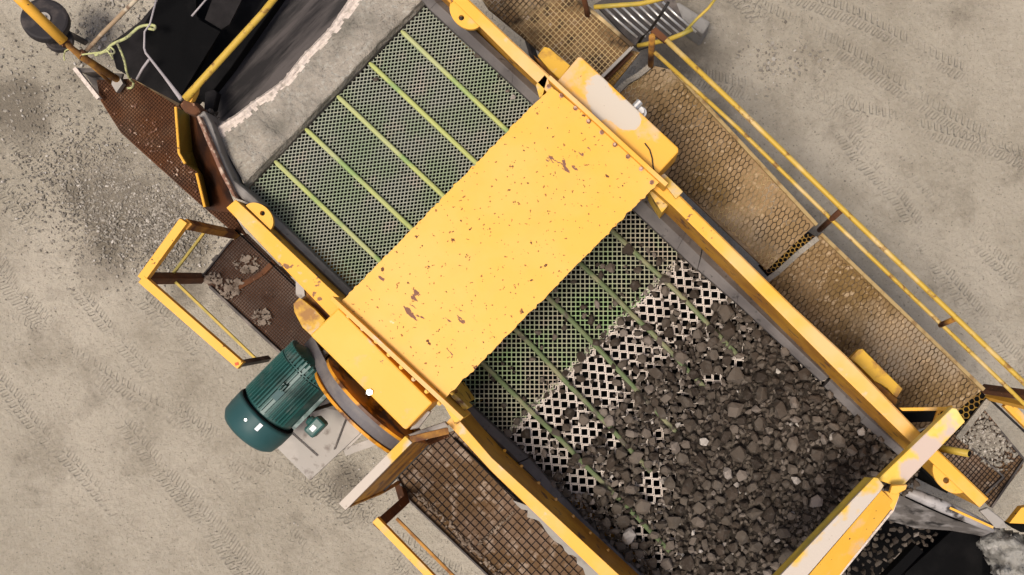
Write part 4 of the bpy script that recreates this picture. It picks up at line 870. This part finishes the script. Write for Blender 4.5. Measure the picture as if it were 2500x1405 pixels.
s2 = thing('stub_pipe', 'short yellow stub pipe with an open black end right of the cross beam', 'pipe', 2330, 1100, 3.5)
b = MB(); A, B_ = W(2290, 1094, 4.5), W(2366, 1108, 4.7); b.tube([A, B_], .03, 16); b.build('tube', M['olive'], s2, smooth=True)
b = MB(); b.cyl(B_ + (B_ - A).normalized() * .003, (B_ - A), .024, .006, 16); b.build('open_end', M['black'], s2)
b = MB(); b.bar(A, W(2262, 1090, 3.4), .05); b.build('support', M['rust'], s2)
s3 = thing('discharge_chute', 'grey scuffed discharge lip and black chute below the open end of the screen', 'chute', 2300, 1290, 2.4)
P1 = [W(2196, 1196, 4.1), W(2240, 1210, 4.1), (W(2300, 1236, 4.08)), W(2360, 1262, 4.05), W(2424, 1292, 4.0)]
b = MB(); b.tube(P1, [.03, .05, .055, .05, .035], 14); b.build('lip_tube', M['chutegrey'], s3, smooth=True)
t = s3
quads('lip_apron', [(2190, 1206, 4.05), (2260, 1240, 4.0), (2330, 1270, 3.95), (2425, 1298, 3.9)], [(2165, 1270, 3.5), (2235, 1290, 3.5), (2322, 1296, 3.5), (2400, 1310, 3.5)], M['apron'])
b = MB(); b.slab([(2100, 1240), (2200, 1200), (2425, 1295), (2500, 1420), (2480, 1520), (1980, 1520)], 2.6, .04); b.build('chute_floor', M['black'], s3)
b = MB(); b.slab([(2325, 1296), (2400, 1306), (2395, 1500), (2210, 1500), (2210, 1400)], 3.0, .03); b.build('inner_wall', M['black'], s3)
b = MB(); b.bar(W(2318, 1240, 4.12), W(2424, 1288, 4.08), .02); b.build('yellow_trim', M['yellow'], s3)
b = MB(); b.slab([(2392, 1248), (2412, 1240), (2450, 1270), (2462, 1290), (2430, 1290)], 4.05, .05); b.build('corner_plate', M['galv'], s3, bevel=.01)
s4 = thing('corner_bracket', 'yellow triangular bracket over a dark gap at the right edge of the picture', 'bracket', 2490, 1270, 3.4)
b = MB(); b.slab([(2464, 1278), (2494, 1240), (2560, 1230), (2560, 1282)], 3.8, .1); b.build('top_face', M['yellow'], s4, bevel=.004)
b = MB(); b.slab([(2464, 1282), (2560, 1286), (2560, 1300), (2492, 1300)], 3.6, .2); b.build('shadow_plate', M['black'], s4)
def mound(name, label, poly, z, hgt, m, cat, seed):
    from mathutils import noise as nz
    xs = [p[0] for p in poly]; ys = [p[1] for p in poly]; b = MB(); idx = {}; st = 5
    for iy in range(int((max(ys) - min(ys)) / st) + 2):
        for ix in range(int((max(xs) - min(xs)) / st) + 2):
            x = min(xs) + ix * st; y = min(ys) + iy * st
            if inside(poly, x, y):
                dd = min(math.dist((x, y), (p[0] + (q[0] - p[0]) * k / 8, p[1] + (q[1] - p[1]) * k / 8)) for p, q in zip(poly, poly[1:] + poly[:1]) for k in range(8))
                zz = z + hgt * min(1, dd / 30) ** .6 + nz.noise(Vector((x * .03, y * .03, seed))) * hgt * .6 + nz.noise(Vector((x * .12, y * .12, seed))) * hgt * .2
                idx[ix, iy] = len(b.v); b.v.append(W(x, y, zz))
    for (ix, iy) in list(idx):
        if all(k in idx for k in ((ix + 1, iy), (ix, iy + 1), (ix + 1, iy + 1))): b.face([idx[ix, iy], idx[ix, iy + 1], idx[ix + 1, iy + 1], idx[ix + 1, iy]])
    o = b.build(name, m, smooth=True); md = o.modifiers.new('s', 'SOLIDIFY'); md.thickness = .012 if 'fines' in name else .1; md.offset = -1; tag(o, label, cat, kind='stuff')
mound('caked_dust', 'lumpy grey caked dust heaped at the bottom right corner', [(2378, 1330), (2400, 1300), (2440, 1285), (2560, 1320), (2560, 1520), (2450, 1520), (2410, 1370)], 3.3, .25, M['slurry'], 'dust', 4)

mound('fines_bed', 'fines with painted gap shade between the stones on the lower deck', [(1850, 800), (2005, 938), (2236, 1158), (2236, 1180), (1760, 1480), (1660, 1450), (1648, 1300), (1640, 1200), (1665, 1050), (1730, 960), (1800, 930)], ZL + .012, .03, mat('fines_with_gap_shade', (.02, .015, .011), .95, 0, [dict(col=(.07, .056, .044), scale=20, lo=.5, hi=.7)], [(40, .6, .01)]), 'fines', 9)  # fines coloured extra dark to paint shade into the gaps between stones
# ================================================================== stones on the deck
LOW = [(1700, 640), (1800, 745), (2005, 940), (2240, 1150), (2240, 1190), (1760, 1480), (1600, 1450), (1288, 1125), (1240, 1075), (1120, 950), (1560, 500), (1660, 610)]
BARE = [(1660, 690, 34, 30), (1745, 722, 40, 26), (1700, 765, 46, 28), (1590, 755, 44, 36), (1640, 720, 30, 24), (1525, 855, 52, 20), (1455, 905, 44, 26), (1420, 955, 40, 28), (1365, 985, 44, 24), (1325, 1028, 46, 26), (1300, 1075, 34, 26),
        (1395, 1085, 44, 36), (1440, 1050, 34, 26), (1480, 960, 20, 30), (1425, 1175, 50, 34), (1590, 1190, 32, 46), (1570, 1300, 24, 24), (1610, 1362, 18, 24), (1740, 925, 24, 18), (1800, 890, 18, 18), (1500, 1075, 24, 24), (1360, 1130, 34, 24), (1610, 1060, 14, 18), (1545, 1000, 18, 14)]
def cover_p(x, y):
    s = x * UX + y * UY - (1640 * UX + 650 * UY)
    for (bx, by, rx, ry) in BARE:
        if ((x - bx) / rx) ** 2 + ((y - by) / ry) ** 2 < 1: return .05
    if s < -160: return .012
    if s < -8: return .045
    if s < 70: return .42
    if s < 150: return .68
    return 1
class Hash:
    def __init__(s): s.d = {}
    def ok(s, x, y, r, k):
        i, j = int(x // 30), int(y // 30)
        for a in (-1, 0, 1):
            for c_ in (-1, 0, 1):
                for (X, Y, R_) in s.d.get((i + a, j + c_), ()):
                    if (X - x) ** 2 + (Y - y) ** 2 < ((R_ + r) * k) ** 2: return False
        s.d.setdefault((i, j), []).append((x, y, r)); return True
rd = random.Random(21); hs = Hash(); placed = []
for (rmin, rmax, tries, k) in ((17, 24, 420, .95), (12, 16.5, 2600, .85), (8, 12, 9000, .80), (5, 8, 16000, .76)):
    for _ in range(tries):
        x = rd.uniform(1110, 2250); y = rd.uniform(500, 1480)
        if not inside(LOW, x, y): continue
        cp = cover_p(x, y)
        if rmin >= 17 and (cp < 1 or rd.random() < .3): continue
        if cp < 1 and rd.random() > cp * (1 if cp > .3 else .32): continue
        r = rd.uniform(rmin, rmax)
        if hs.ok(x, y, r, k): placed.append((x, y, r, cp))
# a few stones on the upper deck
for (x, y, r) in ((916, 193, 9), (980, 420, 5), (1165, 136, 10), (1252, 238, 10), (1218, 184, 8), (1238, 222, 7)): placed.append((x, y, r, -1))
# hand-placed bigger stones seen in the photograph
for (x, y, r) in ((1490, 655, 14), (1457, 742, 12), (1443, 782, 15), (1608, 640, 12), (1558, 660, 12), (1700, 640, 17), (1378, 800, 9), (1300, 878, 9), (1322, 928, 10), (1500, 742, 10)): placed.append((x, y, r, .5))
placed.sort(key=lambda q: -q[2])
hero_me = []
for i, (V, Fc) in enumerate(HULLS):
    me = bpy.data.meshes.new('stone'); me.from_pydata([tuple(v) for v in V], [], Fc); me.materials.append(M['stone']); me.update(); hero_me.append(me)
rest = MB(); nhero = 0
for (x, y, r, cp) in placed:
    z0 = ZU if cp < 0 else ZL
    z = z0 + (.03 if cp < 1 else .10) + rd.uniform(-.01, .03); rm = m_at(r, z) * 1.12
    if nhero < 300:
        o = bpy.data.objects.new('stone', hero_me[nhero % len(hero_me)]); sc.collection.objects.link(o); nhero += 1
        o.location = W(x, y, z + rm * .25); o.scale = (rm, rm, rm); o.rotation_euler = (rd.uniform(-.4, .4), rd.uniform(-.4, .4), rd.uniform(0, 6.28))
        tag(o, 'dark grey-brown crushed stone lying on the lower screen deck' if cp >= 0 else 'lone grey stone lying on the upper fine mesh', 'stone', 'crushed stones lying on the lower screen deck' if cp >= 0 else 'stones on the upper mesh')
    else: rock_into(rest, rd, W(x, y, z), rm)
hs2 = Hash()
for _ in range(24000):
    x = rd.uniform(1250, 2250); y = rd.uniform(620, 1480)
    if not inside(LOW, x, y) or cover_p(x, y) < .7 or (cover_p(x, y) < 1 and rd.random() < .5): continue
    r = rd.uniform(6, 13)
    if hs2.ok(x, y, r, .52): rock_into(rest, rd, W(x, y, ZL + .045), m_at(r, ZL) * 1.15)
o = rest.build('crushed_stones', M['stone']); tag(o, 'mass of smaller dark crushed stones filling the lower deck', 'stones', kind='stuff')
b = MB(); hs3 = Hash()
for _ in range(5000):                         # stones dropped into the chute
    x = rd.uniform(1960, 2300); y = rd.uniform(1215, 1500)
    if not inside([(2120, 1230), (2190, 1215), (2290, 1310), (2180, 1400), (2200, 1500), (1970, 1500)], x, y): continue
    r = rd.uniform(6, 14)
    if hs3.ok(x, y, r, .75): rock_into(b, rd, W(x, y, 3.05 + rd.uniform(0, .08)), m_at(r, 3) * 1.1)
o = b.build('chute_stones', M['stone']); tag(o, 'dark crushed stones falling into the black chute at the bottom edge', 'stones', kind='stuff')

# ================================================================== gravel on the ground
b = MB(); rd = random.Random(77)
def scatter(cx, cy, sx, sy, n, r0, r1):
    for _ in range(n):
        x = rd.gauss(cx, sx); y = rd.gauss(cy, sy); r = rd.uniform(r0, r1) * rd.random() ** .5
        rock_into(b, rd, W(x, y, .01), r)
scatter(300, 510, 95, 75, 2600, .008, .035); scatter(390, 590, 60, 45, 1300, .008, .03); scatter(220, 420, 90, 70, 1500, .008, .03); scatter(420, 520, 60, 50, 1200, .01, .04); scatter(250, 60, 80, 50, 420, .015, .05); scatter(60, 240, 90, 90, 500, .01, .035)
scatter(1900, 150, 60, 30, 240, .012, .045); scatter(820, 1200, 90, 50, 300, .008, .02); scatter(1800, 330, 160, 150, 220, .01, .025); scatter(1250, 700, 760, 520, 5200, .004, .015); scatter(120, 480, 120, 160, 600, .008, .028)
o = b.build('gravel', M['pebble']); tag(o, 'loose pale gravel scattered over the dusty ground', 'gravel', kind='stuff')

# ================================================================== frame that carries it all
s5 = thing('machine_frame', 'heavy yellow support frame standing on the ground under the screen', 'frame', 1250, 740, 0)
for (x, y) in ((700, 520), (1150, 180), (1240, 1040), (1700, 640), (2120, 1040), (1620, 1380)):
    p = W(x, y, 3.2); b = MB(); b.bar(Vector((p.x, p.y, 0)), Vector((p.x, p.y, 3.2)), .16, .16); b.box(Vector((p.x, p.y, .02)), UD * .16, VD * .16, UP * .02); b.build('leg', M['rustpaint'], s5, bevel=.01)
b = MB(); b.bar(W(700, 520, 3.1), W(1620, 1380, 3.1), .14, .2); b.bar(W(1150, 180, 3.1), W(2120, 1040, 3.1), .14, .2)
for p, q in (((700, 520), (1150, 180)), ((1240, 1040), (1700, 640)), ((1620, 1380), (2120, 1040))): b.bar(W(*p, 2.95), W(*q, 2.95), .12, .12)
b.build('main_beam', M['rustpaint'], s5)
for t_, pts in ((w1, ((1250, -40), (1400, 60))), (w2, ((1640, 240), (1820, 440))), (w3, ((2000, 640), (2220, 850))), (w4, ((2330, 1100), (2430, 1150))), (w5, ((560, 640), (680, 790))), (w6, ((330, 280), (440, 400))), (w7, ((1080, 1170), (1330, 1400))),
                (s3, ((2250, 1400), (2300, 1300))), (sk, ((380, 120), (500, 60)))):
    for (x, y) in pts:
        p = W(x, y, 3.0); z1 = Vector(t_['o']).z - .01 if t_ is not s3 else 2.55
        if t_ is sk: z1 = 3.28
        b = MB(); b.bar(Vector((p.x, p.y, 0)), Vector((p.x, p.y, z1)), .07, .07); b.build('leg', M['darksteel'], t_)
for e in bpy.data.objects:
    if 'o' in e: del e['o']
print('objects', len(bpy.data.objects), 'placed', len(placed))
